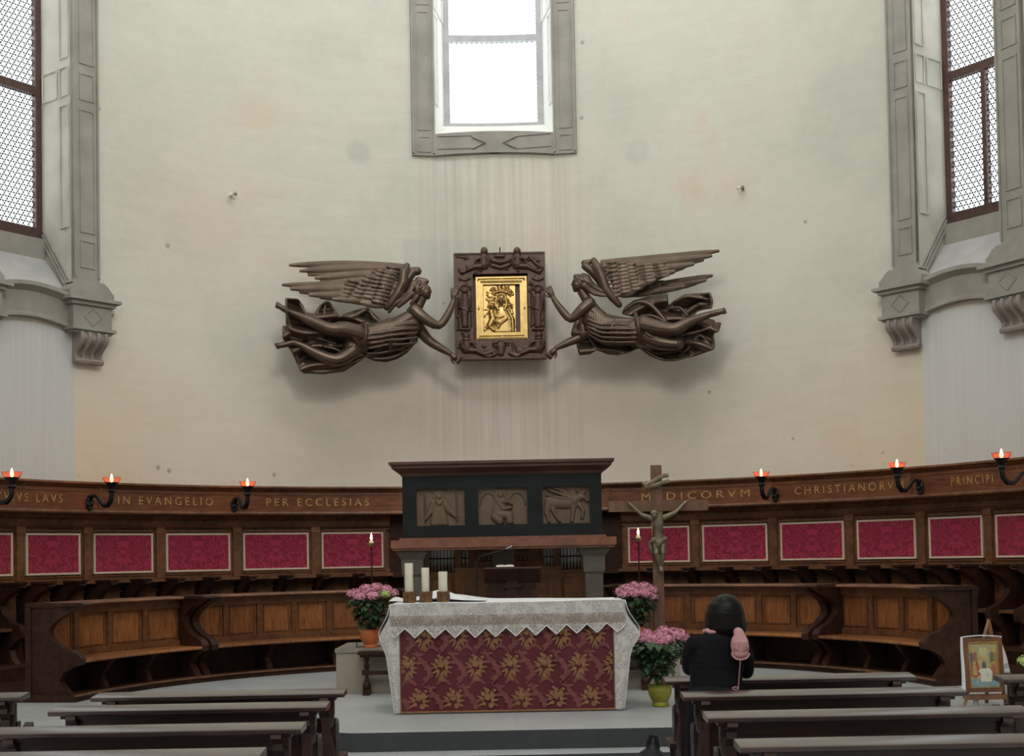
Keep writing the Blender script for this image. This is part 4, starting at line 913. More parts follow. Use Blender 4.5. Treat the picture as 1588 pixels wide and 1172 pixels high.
# --- three pillar candles
for (a, b, ty, dsc) in ((628, 641, 873, 'tallest and leftmost'), (654, 666, 880, 'middle-height and middle'), (680, 694, 886, 'shortest and rightmost')):
    Yc = YA + .12; p0 = ray(a, 915, Yc); p1 = ray(b, 915, Yc); x = (p0.x + p1.x) / 2; r = (p1.x - p0.x) / 2; zt = ray((a + b) / 2, ty, Yc).z; zb = ztop + .012; zh = ray((a + b) / 2, 917, Yc).z
    T = thing('pillar_candle', 'ivory pillar candle in woven holder, %s on the altar' % dsc, 'candle', (x, Yc, zb), 0, 'three unlit candles on the altar')
    m = MB(); m.lathe([(r * .9, .01), (r, .02), (r, zt - zb - .006), (r * .93, zt - zb), (r * .75, zt - zb - .004), (.001, zt - zb - .012)], (0, 0, 0), 24); m.build('candle_wax', MT['wax'], T)
    m = MB(); m.tube([(0, 0, zt - zb - .013), (0, 0, zt - zb + .004)], .0018, 5); m.build('wick', MT['iron'], T)
    m = MB(); R_ = .052; hh = zh - zb
    m.bx(-R_, R_, -R_, R_, 0, hh); random.seed(int(a))
    for k in range(46):
        f = random.randrange(3); u = random.uniform(-R_, R_); z = random.uniform(0, hh * .8); L = random.uniform(.02, .05); q = random.uniform(-.02, .02)
        pp = [(u, -R_ - .003, z), (max(-R_, min(R_, u + q)), -R_ - .006, min(hh + .004, z + L))] if f < 2 else [(R_ + .003, u, z), (R_ + .005, u, min(hh, z + L))]
        m.tube(pp, .0028, 5)
    m.build('woven_holder', MT['straw'], T, smooth=False)
# ================================================================ FLOWERS
def petal_head(m, c, r, rng, n=70):
    c = Vector(c); m.ball(c, (r * .8, r * .8, r * .62), 10, 6)
    for k in range(n):
        z = rng.uniform(-.35, 1); a = rng.uniform(0, 2 * pi); q = sqrt(max(0, 1 - z * z)); nrm = Vector((q * cos(a), q * sin(a), z)); p = c + Vector((nrm.x * r, nrm.y * r, nrm.z * r * .78))
        t = nrm.cross(Vector((.3, .2, .9))).normalized(); b = nrm.cross(t); w = r * .21; ro = rng.uniform(0, 1.5)
        for j in range(4):
            an = ro + j * pi / 2; d = t * cos(an) + b * sin(an); e = t * -sin(an) + b * cos(an)
            m.add([p, p + d * w * .6 + e * w * .42 + nrm * .003, p + d * w + nrm * .005, p + d * w * .6 - e * w * .42 + nrm * .003], [(0, 3, 2, 1)])
def hydrangea(lbl, base, heads, pot_prof, pot_mat, lscale, fol, seed, stems=0, lime=()):
    rng = random.Random(seed); T = thing('potted_hydrangea', lbl, 'potted plant', base, 0, 'pink hydrangeas around the altar')
    m = MB(); m.lathe(pot_prof, (0, 0, 0), 28); 
    m.build('pot', pot_mat, T)
    pt = pot_prof[-1][1]; m = MB(); m.lathe([(.001, pt - .03), (max(p[0] for p in pot_prof[-3:]) * .86, pt - .028)], (0, 0, 0), 16, cap=False); m.build('soil', MT['soil'], T)
    for i, (px, py, r, dy) in enumerate(heads):
        p = ray(px, py, base[1] + dy); m = MB(); petal_head(m, p - Vector(base), r, rng); m.build('flower_head', MT['lime'] if i in lime else MT['pink'], T)
    m = MB(); (fx0, fx1, fz0, fz1, nl) = fol
    tops = [ray(px, py, base[1] + dy) - Vector(base) for px, py, r, dy in heads]
    for tp in tops: m.tube([(rng.uniform(-.03, .03), rng.uniform(-.03, .03), pt - .03), Vector((tp.x * .55, tp.y * .55, (pt + tp.z) / 2)), tp], .0045, 5)
    for k in range(stems): a = rng.uniform(0, 6.3); m.tube([(.03 * cos(a), .03 * sin(a), pt - .03), (.11 * cos(a), .09 * sin(a), pt + (fz1 - pt) * .8)], .004, 5)
    m.build('stems', MT['stem'], T)
    m = MB()
    for k in range(nl):
        v = rng.random() ** .7; z = fz0 + (fz1 - fz0) * v; hwid = ((fx1 - fx0) / 2) * (.35 + .65 * v); a = rng.uniform(0, 2 * pi); q = sqrt(rng.random())
        p = Vector(((fx0 + fx1) / 2 + hwid * q * cos(a), hwid * .9 * q * sin(a), z))
        d = Vector((cos(a) * rng.uniform(.4, 1.2), sin(a), rng.uniform(-.8, .35))).normalized(); sd = d.cross(Vector((0, 0, 1))).normalized(); up = sd.cross(d)
        L = lscale * rng.uniform(.7, 1.25); w = L * .33
        vs = [p, p + d * L * .3 + sd * w + up * w * .3, p + d * L * .7 + sd * w * .8 + up * w * .2, p + d * L - up * L * .15, p + d * L * .7 - sd * w * .8 + up * w * .2, p + d * L * .3 - sd * w + up * w * .3, p + d * L * .5]
        m.add(vs, [(0, 1, 6), (1, 2, 6), (2, 3, 6), (3, 4, 6), (4, 5, 6), (5, 0, 6)])
    m.build('foliage', MT['leaf'], T)
# stone blocks flanking, wooden stool, pots
YB = 13.1
def pbox(name, lbl, cat, px0, px1, pyt, pyb, Yf, dep, mat, top):
    a, b = ray(px0, pyt, Yf), ray(px1, pyt, Yf); z1 = ray((px0 + px1) / 2, pyt, Yf).z
    T = thing(name, lbl, cat, ((a.x + b.x) / 2, Yf + dep / 2, .3)); w = (b.x - a.x) / 2; hh = z1 - .3
    m = MB(); m.bx(-w, w, -dep / 2, dep / 2, 0, hh - .04); m.build('stone_body', mat, T)
    m = MB(); m.bx(-w - .01, w + .01, -dep / 2 - .015, dep / 2, hh - .04, hh); m.build('top_slab', top, T); return z1, w
zbl, _ = pbox('stone_block', 'beige stone plinth left of the altar carrying the orange flowerpot', 'plinth', 521, 640, 1005, 1075, YB, 1.0, MT['block'], MT['block_top'])
zbr, _ = pbox('stone_block', 'beige stone plinth right of the altar carrying the tall cross', 'plinth', 940, 1054, 1000, 1070, YB, 1.0, MT['block'], MT['block_top'])
def stool(lbl, px0, px1, pyt, Yf):
    a, b = ray(px0, pyt, Yf), ray(px1, pyt, Yf); w = (b.x - a.x) / 2; z = ray((px0 + px1) / 2, pyt, Yf).z - .3; T = thing('wooden_stand', lbl, 'side table', ((a.x + b.x) / 2, Yf + .05, .3), 0, 'dark stands beside the altar')
    m = MB(); m.bx(-w, w, -.15, .03, z - .03, z); m.bx(-w + .02, w - .02, -.13, .02, z - .055, z - .03); m.build('table_top', MT['walnut_dark'], T)
    for s in (-1, 1):
        m = MB(); x = s * (w - .08); m.lathe([(.03, .12), (.02, .16), (.016, .2), (.028, .3), (.018, z - .12), (.03, z - .055)], (x, -.06, 0), 10); m.bx(x - .035, x + .035, -.13, .01, .0, .06); m.ball((x, -.06, .09), (.045, .05, .05), 12, 8); m.bx(x - .045, x + .02, -.09, -.03, .20, .25); m.build('leg', MT['walnut_dark'], T)
    m = MB(); m.bx(-w + .06, w - .06, -.08, -.04, .20, .24); m.build('stretcher', MT['walnut_dark'], T); return z + .3
stool('dark wooden stand with turned legs in front of the left stone plinth', 556, 640, 1009, 13.0)
stool('dark wooden stand in front of the right stone plinth behind the altar corner', 945, 1012, 1012, 13.0)
Yp = 13.25; bx_ = ray(574.5, 1002, Yp)
sc = 1.0
pp = [(.055, 0), (.07, .005), (.07, .02), (.062, .03), (.085, .06), (.105, .11), (.108, .15), (.112, .17), (.118, .18), (.112, .182)]
hydrangea('pink hydrangea in an orange glazed pot on the plinth left of the altar', (bx_.x, Yp, zbl), [(551, 921, .07, 0), (567, 914, .07, .05), (584, 912, .07, .06), (599, 915, .065, .0), (610, 920, .055, 0), (558, 925, .07, -.08), (579, 924, .08, -.1), (597, 922, .055, -.08), (572, 918, .07, -.02), (545, 921, .05, 0)], pp, MT['terracotta'], .085, (-.2, .2, .2, .50, 260), 3, lime=(7,))
# small wire rack round pot
T = thing('pot_rack', 'thin black wire rack round the orange flowerpot', 'plant rack', (bx_.x, Yp, zbl))
m = MB(); m.tube([(-.14, 0, .0), (-.14, 0, .09)], .005, 6); m.tube([(.14, 0, .0), (.14, 0, .09)], .005, 6); m.tube([(-.14, 0, .004), (0, .14, .004), (.14, 0, .004)], .004, 6); m.build('wire_frame', MT['iron'], T)
Yp = 13.18; bx_ = ray(984, 990, Yp)
hydrangea('pink hydrangea in an orange pot right behind the altar corner, next to the cross', (bx_.x, Yp, zbr), [(961, 918, .06, 0), (972, 914, .07, 0), (985, 910, .07, .06), (999, 911, .07, .06), (1011, 915, .06, .0), (968, 923, .065, -.08), (984, 920, .075, -.1), (1000, 921, .07, -.08), (1012, 925, .055, -.02)], pp, MT['terracotta'], .085, (-.16, .2, .2, .50, 240), 5)
Yp = 11.55; bx_ = ray(1024, 1096, Yp)
gp = [(.06, 0), (.075, .006), (.072, .025), (.066, .04), (.09, .08), (.105, .12), (.105, .15), (.098, .17), (.108, .19), (.1, .192)]
hydrangea('large pink hydrangea on long stems in an olive green glazed pot right of the altar', (bx_.x, Yp, .3), [(991, 990, .07, 0), (1003, 982, .05, .05), (1012, 992, .075, -.06), (1030, 980, .07, .07), (1035, 991, .07, -.06), (1053, 986, .08, .0), (1044, 982, .065, .08), (1021, 986, .06, 0), (1063, 990, .05, .02), (1014, 998, .05, -.1), (1000, 992, .06, -.04), (977, 990, .04, 0), (1027, 997, .05, -.1)], gp, MT['green_pot'], .09, (-.24, .2, .24, .58, 300), 8, stems=14, lime=(11,))
rng = random.Random(2); p = ray(1584, 1026, 10.6)
T = thing('cut_hydrangea', 'pale lime flower bunch at the right edge beside the icon easel', 'flowers', (p.x + .08, 10.6, .3)); m = MB(); petal_head(m, (-.04, 0, p.z - .3), .07, rng); petal_head(m, (.06, .03, p.z - .27), .07, rng); m.build('flower_head', MT['lime'], T)
m = MB(); m.lathe([(.07, 0), (.09, .1), (.06, .3), (.05, .36), (.06, .38)], (.02, 0, 0), 16); m.build('vase', MT['iron'], T); m = MB(); m.tube([(.02, 0, .3), (-.03, 0, p.z - .32)], .008, 6); m.tube([(.02, 0, .3), (.05, 0, p.z - .32)], .008, 6); m.build('stems', MT['stem'], T)
# ================================================================ STANDING CANDLES
for (px, py, lbl, Yc) in ((576, 846, 'tall thin iron candle stand with a lit candle, left of the high altar', 13.9), (990, 838, 'tall thin candle stand with a lit candle, right of the high altar by the cross', 13.9)):
    p = ray(px, py, Yc); T = thing('candle_stand', lbl, 'candle stand', (p.x, Yc, .3), 0, 'tall lit candle stands'); zt = p.z - .3
    m = MB(); m.lathe([(.13, 0), (.13, .02), (.03, .05), (.012, .08), (.008, .1), (.008, zt)], (0, 0, 0), 14); m.build('pole', MT['walnut_dark'], T)
    m = MB(); m.lathe([(.01, zt - .01), (.03, zt), (.06, zt + .02), (.078, zt + .028), (.06, zt + .026), (.02, zt + .015)], (0, 0, 0), 20); m.build('drip_dish', MT['brass'], T)
    m = MB(); m.lathe([(.028, zt + .015), (.024, zt + .04), (.016, zt + .062), (.001, zt + .064)], (0, 0, 0), 14); m.build('candle_stub', MT['wax'], T)
    m = MB(); m.lathe([(.001, zt + .062), (.012, zt + .078), (.010, zt + .10), (.001, zt + .135)], (0, 0, 0), 10); m.build('flame', MT['flame'], T)
    l = bpy.data.lights.new('candle_glow', 'POINT'); l.energy = 1.2; l.color = (1, .55, .25); l.shadow_soft_size = .02; lo = bpy.data.objects.new('candle_glow', l); COL.objects.link(lo); lo.location = (p.x, Yc, .3 + zt + .15)
# ================================================================ CROSS WITH CORPUS
YX = 13.0 + .25
c0, c1 = ray(1017, 721, YX), ray(1026, 965, YX); bl, br = ray(944, 788, YX), ray(1098, 780, YX); bz = (bl.z + br.z) / 2; xc = (ray(1018, 785, YX).x + ray(1027, 965, YX).x) / 2; xt = ray(1019, 790, YX).x
T = thing('processional_cross', 'tall brown wooden cross with bronze crucified figure standing right of the altar', 'cross', (xt, YX, zbr))
zt = c0.z - zbr; w = .055
m = MB(); m.bx(-w, w, 0, .05, .03, zt); m.bx(-.14, .14, -.1, .14, 0, .04); m.build('upright', MT['cross'], T)
m = MB(); m.bx(bl.x - xt, br.x - xt, -.004, .045, bz - zbr - .055, bz - zbr + .055); m.build('crossbar', MT['cross'], T)
def cpnt(zx, zy, d=.05):     # zoom crop 940..1110 x 700..900, 996 px wide
    p = ray(940 + zx * .1707, 700 + zy * .1707, YX - d); return p - Vector((xt, YX, zbr))
m = MB()
m.limb([cpnt(470, 590, .08), cpnt(470, 660, .08), cpnt(475, 740, .07), cpnt(480, 810, .07)], [.052, .055, .044, .052])
m.limb([cpnt(425, 610, .07), cpnt(320, 570, .06), cpnt(215, 475, .03)], [.03, .020, .013]); m.limb([cpnt(520, 600, .07), cpnt(630, 550, .06), cpnt(725, 455, .03)], [.03, .020, .013])
for bp_, sg in ((cpnt(205, 465, .03), -1), (cpnt(735, 450, .03), 1)):
    for k in range(5): m.limb([bp_, bp_ + Vector((sg * (.018 + .004 * (k % 2)), -.008, -.006 + .006 * k + .008))], [.006, .0035], 6)
m.limb([cpnt(455, 830, .07), cpnt(455, 920, .10), cpnt(490, 1040, .05), cpnt(497, 1080, .07)], [.036, .028, .018, .014]); m.limb([cpnt(510, 830, .07), cpnt(515, 920, .10), cpnt(505, 1040, .05), cpnt(512, 1085, .07)], [.036, .028, .018, .014])
m.limb([cpnt(465, 590, .09), cpnt(450, 570, .11)], [.022, .03]); m.ball(cpnt(440, 575, .125), (.034, .038, .044), 14, 10); m.ball(cpnt(432, 585, .163), (.006, .010, .01), 8, 6)
mod_remesh(m.build('corpus', MT['corpus'], T), .005, 1)
m = MB(); m.limb([cpnt(440, 800, .08), cpnt(480, 830, .12), cpnt(530, 795, .08)], [.032, .034, .032]); m.limb([cpnt(430, 800, .09), cpnt(395, 830, .06), cpnt(405, 880, .06), cpnt(420, 940, .05)], [.02, .017, .02, .008]); m.limb([cpnt(450, 800, .12), cpnt(470, 855, .12)], [.012, .02])
mod_remesh(m.build('loincloth', MT['corpus'], T), .005, 1)
m = MB(); m.ball(cpnt(440, 560, .12), (.04, .042, .034), 14, 8); 
for k in range(10): a = k * .63; m.ball(cpnt(440, 562, .125) + Vector((.036 * cos(a), .036 * sin(a), .006)), .009, 6, 4)
m.build('hair_and_thorns', MT['corpus'], T)
m = MB()
def scroll(pts, w): 
    for i in range(len(pts) - 1): m.tube([cpnt(*pts[i]), cpnt(*pts[i + 1])], [w, w], 8, flat=.35, up=(0, 1, 0))
scroll([(330, 290, .03), (370, 300, .05), (430, 270, .045), (470, 245, .05), (520, 220, .03), (565, 215, .02)], .022); scroll([(340, 350, .03), (350, 320, .05), (400, 310, .045), (440, 310, .045), (500, 285, .04), (575, 265, .02)], .02); m.build('title_scroll', MT['corpus'], T)
# ================================================================ PEWS
def make_pew(wd, lbl, group):
    T = thing('pew', lbl, 'pew', (0, 0, 0), 0, group); w = wd / 2      # origin: floor under the ledge's far edge; +y towards the altar
    m = MB(); sl = [(.01, .845), (.01, .872), (0, .880), (-.15, .866), (-.158, .860), (-.158, .846), (-.15, .840)]
    m.ext([(-w, y, z) for y, z in sl], (2 * w, 0, 0)); m.build('book_ledge', MT['pew_top'], T)
    m = MB(); i_ = w - .07; m.bx(-i_, i_, -.085, -.06, .755, .845); m.bx(-i_, i_, -.095, -.055, .755, .768); m.bx(-i_ - .015, i_ + .015, -.12, -.04, .82, .845); m.build('apron', MT['pew'], T)
    m = MB(); m.bx(-i_, i_, .0, .03, .47, .69); m.bx(-i_, i_, -.01, .04, .66, .70); m.build('backrest', MT['pew'], T)
    m = MB(); m.bx(-i_ - .03, i_ + .03, .0, .31, .42, .455); m.bx(-i_, i_, .25, .28, .34, .42); m.build('seat', MT['pew'], T)
    m = MB(); m.bx(-i_, i_, -.36, -.2, .16, .20); m.bx(-i_, i_, -.34, -.22, .20, .225); m.build('kneeler', MT['pew'], T)
    for s in (-1, 1):
        x = s * (w - .12)
        m = MB(); pr = [(-.15, .84), (-.155, .82), (-.11, .79), (-.115, .76), (-.08, .72), (-.085, .60), (-.10, .52), (-.09, .40), (-.12, .28), (-.17, .20), (-.36, .20), (-.37, .12), (-.36, .0), (-.28, .0), (-.24, .07), (.18, .07), (.22, .0), (.33, .0), (.32, .10), (.29, .2), (.27, .32), (.32, .42), (.33, .62), (.31, .66), (.27, .64), (.24, .56), (.17, .53), (.10, .56), (.05, .66), (.03, .84)]
        m.ext([(x - .025, y, z) for y, z in pr], (.05, 0, 0)); m.build('end_panel', MT['pew'], T)
        m = MB(); m.lathe([(.028, 0), (.035, .02), (.035, .30), (.022, .33), (.03, .36), (.045, .44), (.048, .50), (.03, .60), (.022, .64), (.04, .66), (.045, .70), (.05, .74), (.05, .84)], (x, -.03, 0), 12); m.build('turned_post', MT['pew'], T)
    return T
def bpew(lbl, Y, inner, side, wd, group):
    global PROTO
    key = round(wd, 2)
    if key not in PROTO: PROTO[key] = make_pew(wd, lbl, group); o = PROTO[key]
    else: o = copy_tree(PROTO[key])
    o['label'] = lbl; o['group'] = group; o.location = (inner + side * wd / 2, Y, 0); return o
PROTO = {}
for (ipx, ipy, y0, lbl, side) in (
    (538, 1068, 1068, 'dark mahogany pew left of the aisle, front row nearest the altar', -1), (512, 1088, 1088, 'dark mahogany pew left of the aisle, second row from the altar', -1), (475, 1120, 1120, 'dark mahogany pew left of the aisle, third row from the altar', -1), (413, 1160, 1160, 'dark mahogany pew left of the aisle, nearest the viewer at the bottom edge', -1),
    (1027, 1050, 1050, 'dark mahogany pew right of the aisle, front row in front of the kneeling woman', 1), (1055, 1073, 1073, 'dark mahogany pew right of the aisle, second row directly behind the kneeling woman', 1), (1090, 1104, 1104, 'dark mahogany pew right of the aisle, third row from the altar', 1), (1138, 1147, 1147, 'dark mahogany pew right of the aisle, nearest the viewer at the bottom edge', 1)):
    lo_, hi_ = 3.0, 14.0       # depth at which the ledge (z .875) projects on this pixel row
    for _ in range(40):
        mid_ = (lo_ + hi_) / 2
        if ray(ipx, ipy, mid_).z > .875: lo_ = mid_
        else: hi_ = mid_
    p = ray(ipx, ipy, mid_); bpew(lbl, p.y, p.x, side, 1.5 if side < 0 else 1.56, 'mahogany pews beside the aisle')
bpew('dark mahogany pew at the far left edge of the view', 7.96, ray(46, 1078, 7.96).x, -1, 1.5, 'mahogany pews of the outer blocks')
bpew('dark mahogany pew at the far right edge of the view, below the icon easel', 7.92, ray(1541, 1049, 7.92).x, 1, 1.56, 'mahogany pews of the outer blocks')
# ================================================================ ICON ON EASEL
YI = 10.95
def ip(px, py, d=0): return ray(px, py, YI - d)
base = ip(1528, 1096); T = thing('easel', 'wooden easel holding a framed icon at the right below the curved bench', 'easel', (base.x, YI + .15, .3)); OG = (base.x, YI + .15, .3)
for (a, b, nm, d0, d1) in (((1533, 960), (1494, 1100), 'leg', -.14, .06), ((1533, 960), (1562, 1100), 'leg', -.14, .06), ((1532, 962), (1530, 1096), 'rear_leg', -.16, -.42)):
    m = MB(); m.tube([ip(*a, d0), ip(*b, d1)], [.014, .016], 4); q = m.build(nm, MT['oak'] if nm == 'leg' else MT['walnut'], T, org=OG, smooth=False)
m = MB(); a, b = ip(1498, 1078, .06), ip(1564, 1076, .06); m.bx(a.x, b.x, YI - .1, YI + .02, a.z - .035, a.z); m.build('shelf', MT['walnut'], T, org=OG)
a, b = ip(1500, 1074, .06), ip(1557, 992, .06); w = (b.x - a.x); hh = b.z - a.z + .02; z0 = a.z
T2 = thing('icon', 'framed painted icon of robed figures round a white table, standing on the easel', 'icon', ((a.x + b.x) / 2, YI - .04, z0)); T2.rotation_euler = (radians(-6), 0, 0)
m = MB(); m.frame(-w / 2, w / 2, 0, hh, .042, -.015, .02); m.build('icon_frame', MT['gilt'] if False else MT['walnut_mid'], T2)
m = MB(); m.frame(-w / 2 + .036, w / 2 - .036, .036, hh - .036, .008, -.017, -.01); m.build('gold_slip', MT['brass'], T2)
iw, ih = w - .084, hh - .084
def ic(u, v, d=0): return (-iw / 2 + iw * u, -.004 - d, .042 + ih * v)
def ishape(nm, pts, col, d): m = MB(); m.ext([ic(u, v, d) for u, v in pts], (0, .002, 0)); m.build(nm, plain('icon_' + nm, col, .5, var=.15, scale=30), T2, smooth=False)
ishape('ground', [(0, 0), (1, 0), (1, 1), (0, 1)], (.42, .36, .17), 0); ishape('blue_foreground', [(0, 0), (1, 0), (1, .19), (0, .19)], (.22, .32, .32), .001)
ishape('bench_left', [(0, .25), (.2, .2), (.38, .3), (.3, .55), (.1, .6), (0, .5)], (.35, .10, .06), .002); ishape('bench_right', [(.7, .2), (1, .22), (1, .55), (.8, .6), (.68, .4)], (.45, .20, .05), .002)
def circ(u, v, r, sq=iw / ih, n=14): return [(u + r * cos(2 * pi * k / n), v + r * sq * sin(2 * pi * k / n)) for k in range(n)]
for k, (u, v, c) in enumerate(((.08, .72, (.10, .13, .16)), (.2, .74, (.35, .12, .06)), (.8, .74, (.12, .16, .10)), (.92, .72, (.35, .2, .08)), (.16, .45, (.5, .3, .12)), (.84, .45, (.3, .12, .08)), (.5, .52, (.10, .10, .14)))):
    ishape('robe', [(u - .08, v - .18), (u + .08, v - .18), (u + .06, v + .02), (u, v + .07), (u - .06, v + .02)], c, .003); ishape('halo', circ(u, v + .10, .05), (.55, .42, .12), .004); ishape('face', circ(u, v + .10, .028), (.30, .17, .10), .005)
ishape('arch', circ(.5, .80, .17), (.45, .47, .30), .002); ishape('arch_inner', circ(.5, .80, .11), (.52, .50, .20), .003)
ishape('table_cloth', [(.36, .12), (.72, .12), (.78, .34), (.68, .42), (.38, .42), (.28, .36), (.36, .30)], (.60, .60, .50), .006)
m = MB()
def dr(u, v):
    x = (-.005 + (w + .01) * u) - w / 2; 
    return (x, .03 + .01 * sin(u * 20), hh + .012 + .012 * sin(u * pi) - .01 * v)
m.grid(dr, 16, 2); 
def side(s):
    def f(u, v): return (s * (w / 2 + .004 + (.075 if s > 0 else .016) * v ** .8 * u), .0 + .05 * u + .006 * sin(v * 8), hh + .01 - (hh * (.68 if s > 0 else 1.06)) * v)
    return f
m.grid(side(1), 6, 12); m.grid(side(-1), 6, 12); m.grid(lambda u, v: (-w / 2 + .06 + .05 * u, .03, -.05 - .17 * v), 4, 4)
o = m.build('embroidered_towel', MT['linen'], org=None); o.location = T2.location; o.modifiers.new('s', 'SOLIDIFY').thickness = .003; tag(o, 'white embroidered towel draped over the icon on the easel', 'towel'); o.rotation_euler = T2.rotation_euler
m = MB(); 
for k in range(3): m.tube([Vector(side(1)(0, .78 + k * .05)) + Vector((.002, -.004, 0)), Vector(side(1)(1, .74 + k * .05)) + Vector((0, -.004, 0))], .002, 4)
m.build('dark_stripes', MT['iron'], o)
# ================================================================ KNEELING WOMAN
YW = 7.82
def wp_(px, py, d=0): return ray(px, py, YW + d)
pel = wp_(1112, 1072); base = Vector((pel.x, YW, .22)); T = thing('person', 'kneeling woman seen from behind in black clothes with short black hair', 'person', base)
m = MB()
L = lambda P_, R_: m.limb(P_, R_, 14)
sh_l, sh_r = wp_(1078, 1000, .0), wp_(1148, 1003, .0); ch = wp_(1112, 1010, .02); wa = wp_(1110, 1052, 0); hp = wp_(1108, 1085, -.04)
for t in range(11):
    q = t / 10; a = ray(1112 - 2 * q, 996 + 92 * q, YW + .02 - .05 * q); rx = [.12, .158, .170, .172, .168, .164, .162, .165, .172, .180, .185][t]; m.ball(a, (rx, .115, .075), 18, 10)
m.limb([wp_(1113, 1000, .02), wp_(1116, 975, .05)], [.075, .058])
for sx, se, sh in ((-1, (1070, 1035), (1094, 1018)), (1, (1157, 1040), (1130, 1020))):
    s_ = sh_l if sx < 0 else sh_r; e = ray(se[0], se[1], YW + .08); hnd = ray(sh[0] , sh[1], YW + .34)
    m.limb([s_, s_.lerp(e, .5) + Vector((sx * .012, 0, 0)), e], [.062, .056, .050]); m.limb([e, hnd], [.048, .034])
mod_remesh(m.build('black_jacket', MT['black'], T, org=base), .009, 3)
m = MB()
for sx, kx in ((-1, 1085), (1, 1132)):
    h0 = wp_(kx + (5 if sx < 0 else -4), 1085, -.03); kn = ray(kx - 4, 1140, YW + .02); kn.z = .29; kn.y = YW + .10; ft = Vector((kn.x, YW - .33, .29))
    m.limb([h0, h0.lerp(kn, .5), kn], [.105, .09, .068]); m.limb([kn, kn.lerp(ft, .4), ft], [.066, .06, .042])
m.ball(hp, (.18, .13, .12), 16, 10)
mod_remesh(m.build('trousers', MT['trousers'], T, org=base), .010, 3)
hd = wp_(1124, 955, .06)
m = MB(); m.ball(hd, (.078, .095, .108), 20, 14); m.limb([wp_(1114, 992, .03), hd + Vector((0, 0, -.06))], [.055, .052]); m.ball(hd + Vector((0, .098, -.02)), (.013, .02, .018), 10, 6)
for s in (-1, 1):
    m.ball(hd + Vector((s * .08, .01, -.01)), (.012, .02, .03), 8, 6); m.ball(hd + Vector((s * .03, .085, .005)), (.013, .01, .008), 8, 6)
m.tube([hd + Vector((-.025, .093, -.055)), hd + Vector((.025, .093, -.055))], [.006, .006], 6)
# hands raised together in prayer
for s in (-1, 1):
    pc_ = ray(1112 + s * 3, 1016, YW + .38); m.ball(pc_, (.018, .036, .045), 12, 8)
    for k in range(4): f0 = pc_ + Vector((0, -.024 + .016 * k, .035)); m.limb([f0, f0 + Vector((-s * .003, .004, .03)), f0 + Vector((-s * .006, .012, .06 - .006 * abs(k - 1.5)))], [.0085, .008, .0065], 8)
    m.limb([pc_ + Vector((0, -.03, 0)), pc_ + Vector((0, -.045, .03)), pc_ + Vector((-s * .003, -.04, .055))], [.010, .009, .0075], 8)
mod_remesh(m.build('body', MT['skin'], T, org=base), .005, 1)
m = MB(); random.seed(9)
m.ball(hd + Vector((.004, -.015, .022)), (.103, .117, .114), 24, 16); m.ball(hd + Vector((.004, -.035, -.045)), (.106, .088, .09), 24, 14)
for k in range(64):
    a = pi + (k / 63) * pi * 1.0; a2 = a + random.uniform(-.05, .05)
    top = hd + Vector((.012 * cos(a2), .01 + .02 * sin(a2), .126)); mid = hd + Vector((.108 * cos(a2), -.012 + .112 * sin(a2), .02)); low = hd + Vector((.116 * cos(a2) + random.uniform(-.004, .004), -.02 + .108 * sin(a2), -.075)); end = hd + Vector((.100 * cos(a2), -.02 + .095 * sin(a2), -.118 + random.uniform(-.012, .012)))
    m.tube([top, hd + Vector((.06 * cos(a2), -.0 + .068 * sin(a2), .106)), hd + Vector((.092 * cos(a2), -.008 + .102 * sin(a2), .07)), mid, low, end], [.007, .009, .010, .011, .011, .004], 6)
mod_remesh(m.build('hair', MT['hair'], T, org=base), .0045, 3)
m = MB(); c_ = wp_(1100, 977, .0)
for k in range(9): a = radians(195 + k * 18); m.ball(wp_(1112, 978, .03) + Vector((.075 * cos(a), .07 * sin(a), .005 * sin(k * 2))), (.022, .016, .016), 8, 6)
mod_remesh(m.build('pink_scarf', MT['pinkbag'], T, org=base), .005, 2)
bc = ray(1147, 1000, YW - .125); T = thing('shoulder_pouch', 'pink fabric pouch with strap hanging on the back of the kneeling woman', 'bag', bc)
m = MB(); m.ball(bc + Vector((0, 0, .0)), (.054, .035, .075), 18, 12); m.ball(bc + Vector((0, 0, -.05)), (.052, .036, .035), 16, 8); m.ball(bc + Vector((-.005, .01, .075)), (.03, .02, .03), 12, 8)
for k in range(7): a = (k - 3) * .014; m.tube([bc + Vector((a * .4, -.012, .09)), bc + Vector((a, -.036, .02)), bc + Vector((a * 1.1, -.034, -.04))], [.004, .006, .003], 6)
mod_remesh(m.build('pouch', MT['pinkbag'], T, org=bc), .004, 1)
m = MB(); m.tube([bc + Vector((.052 * cos(pi + pi * k / 10), -.03, -.045 + .04 * sin(pi + pi * k / 10))) for k in range(11)], .006, 8); m.build('rim', MT['pinkbag'], T, org=bc)
m = MB(); e = ray(1145, 1066, YW - .145); m.tube([bc + Vector((-.004, -.036, -.085)), bc.lerp(e, .5) + Vector((0, -.03, 0)), e], [.007, .006, .006], 8, flat=.5); m.tube([e + Vector((-.018 + .018 * cos(k * .7), -.004, -.003 + .008 * sin(k * .7))) for k in range(10)], .0035, 6); m.build('strap', MT['pinkbag'], T, org=bc)
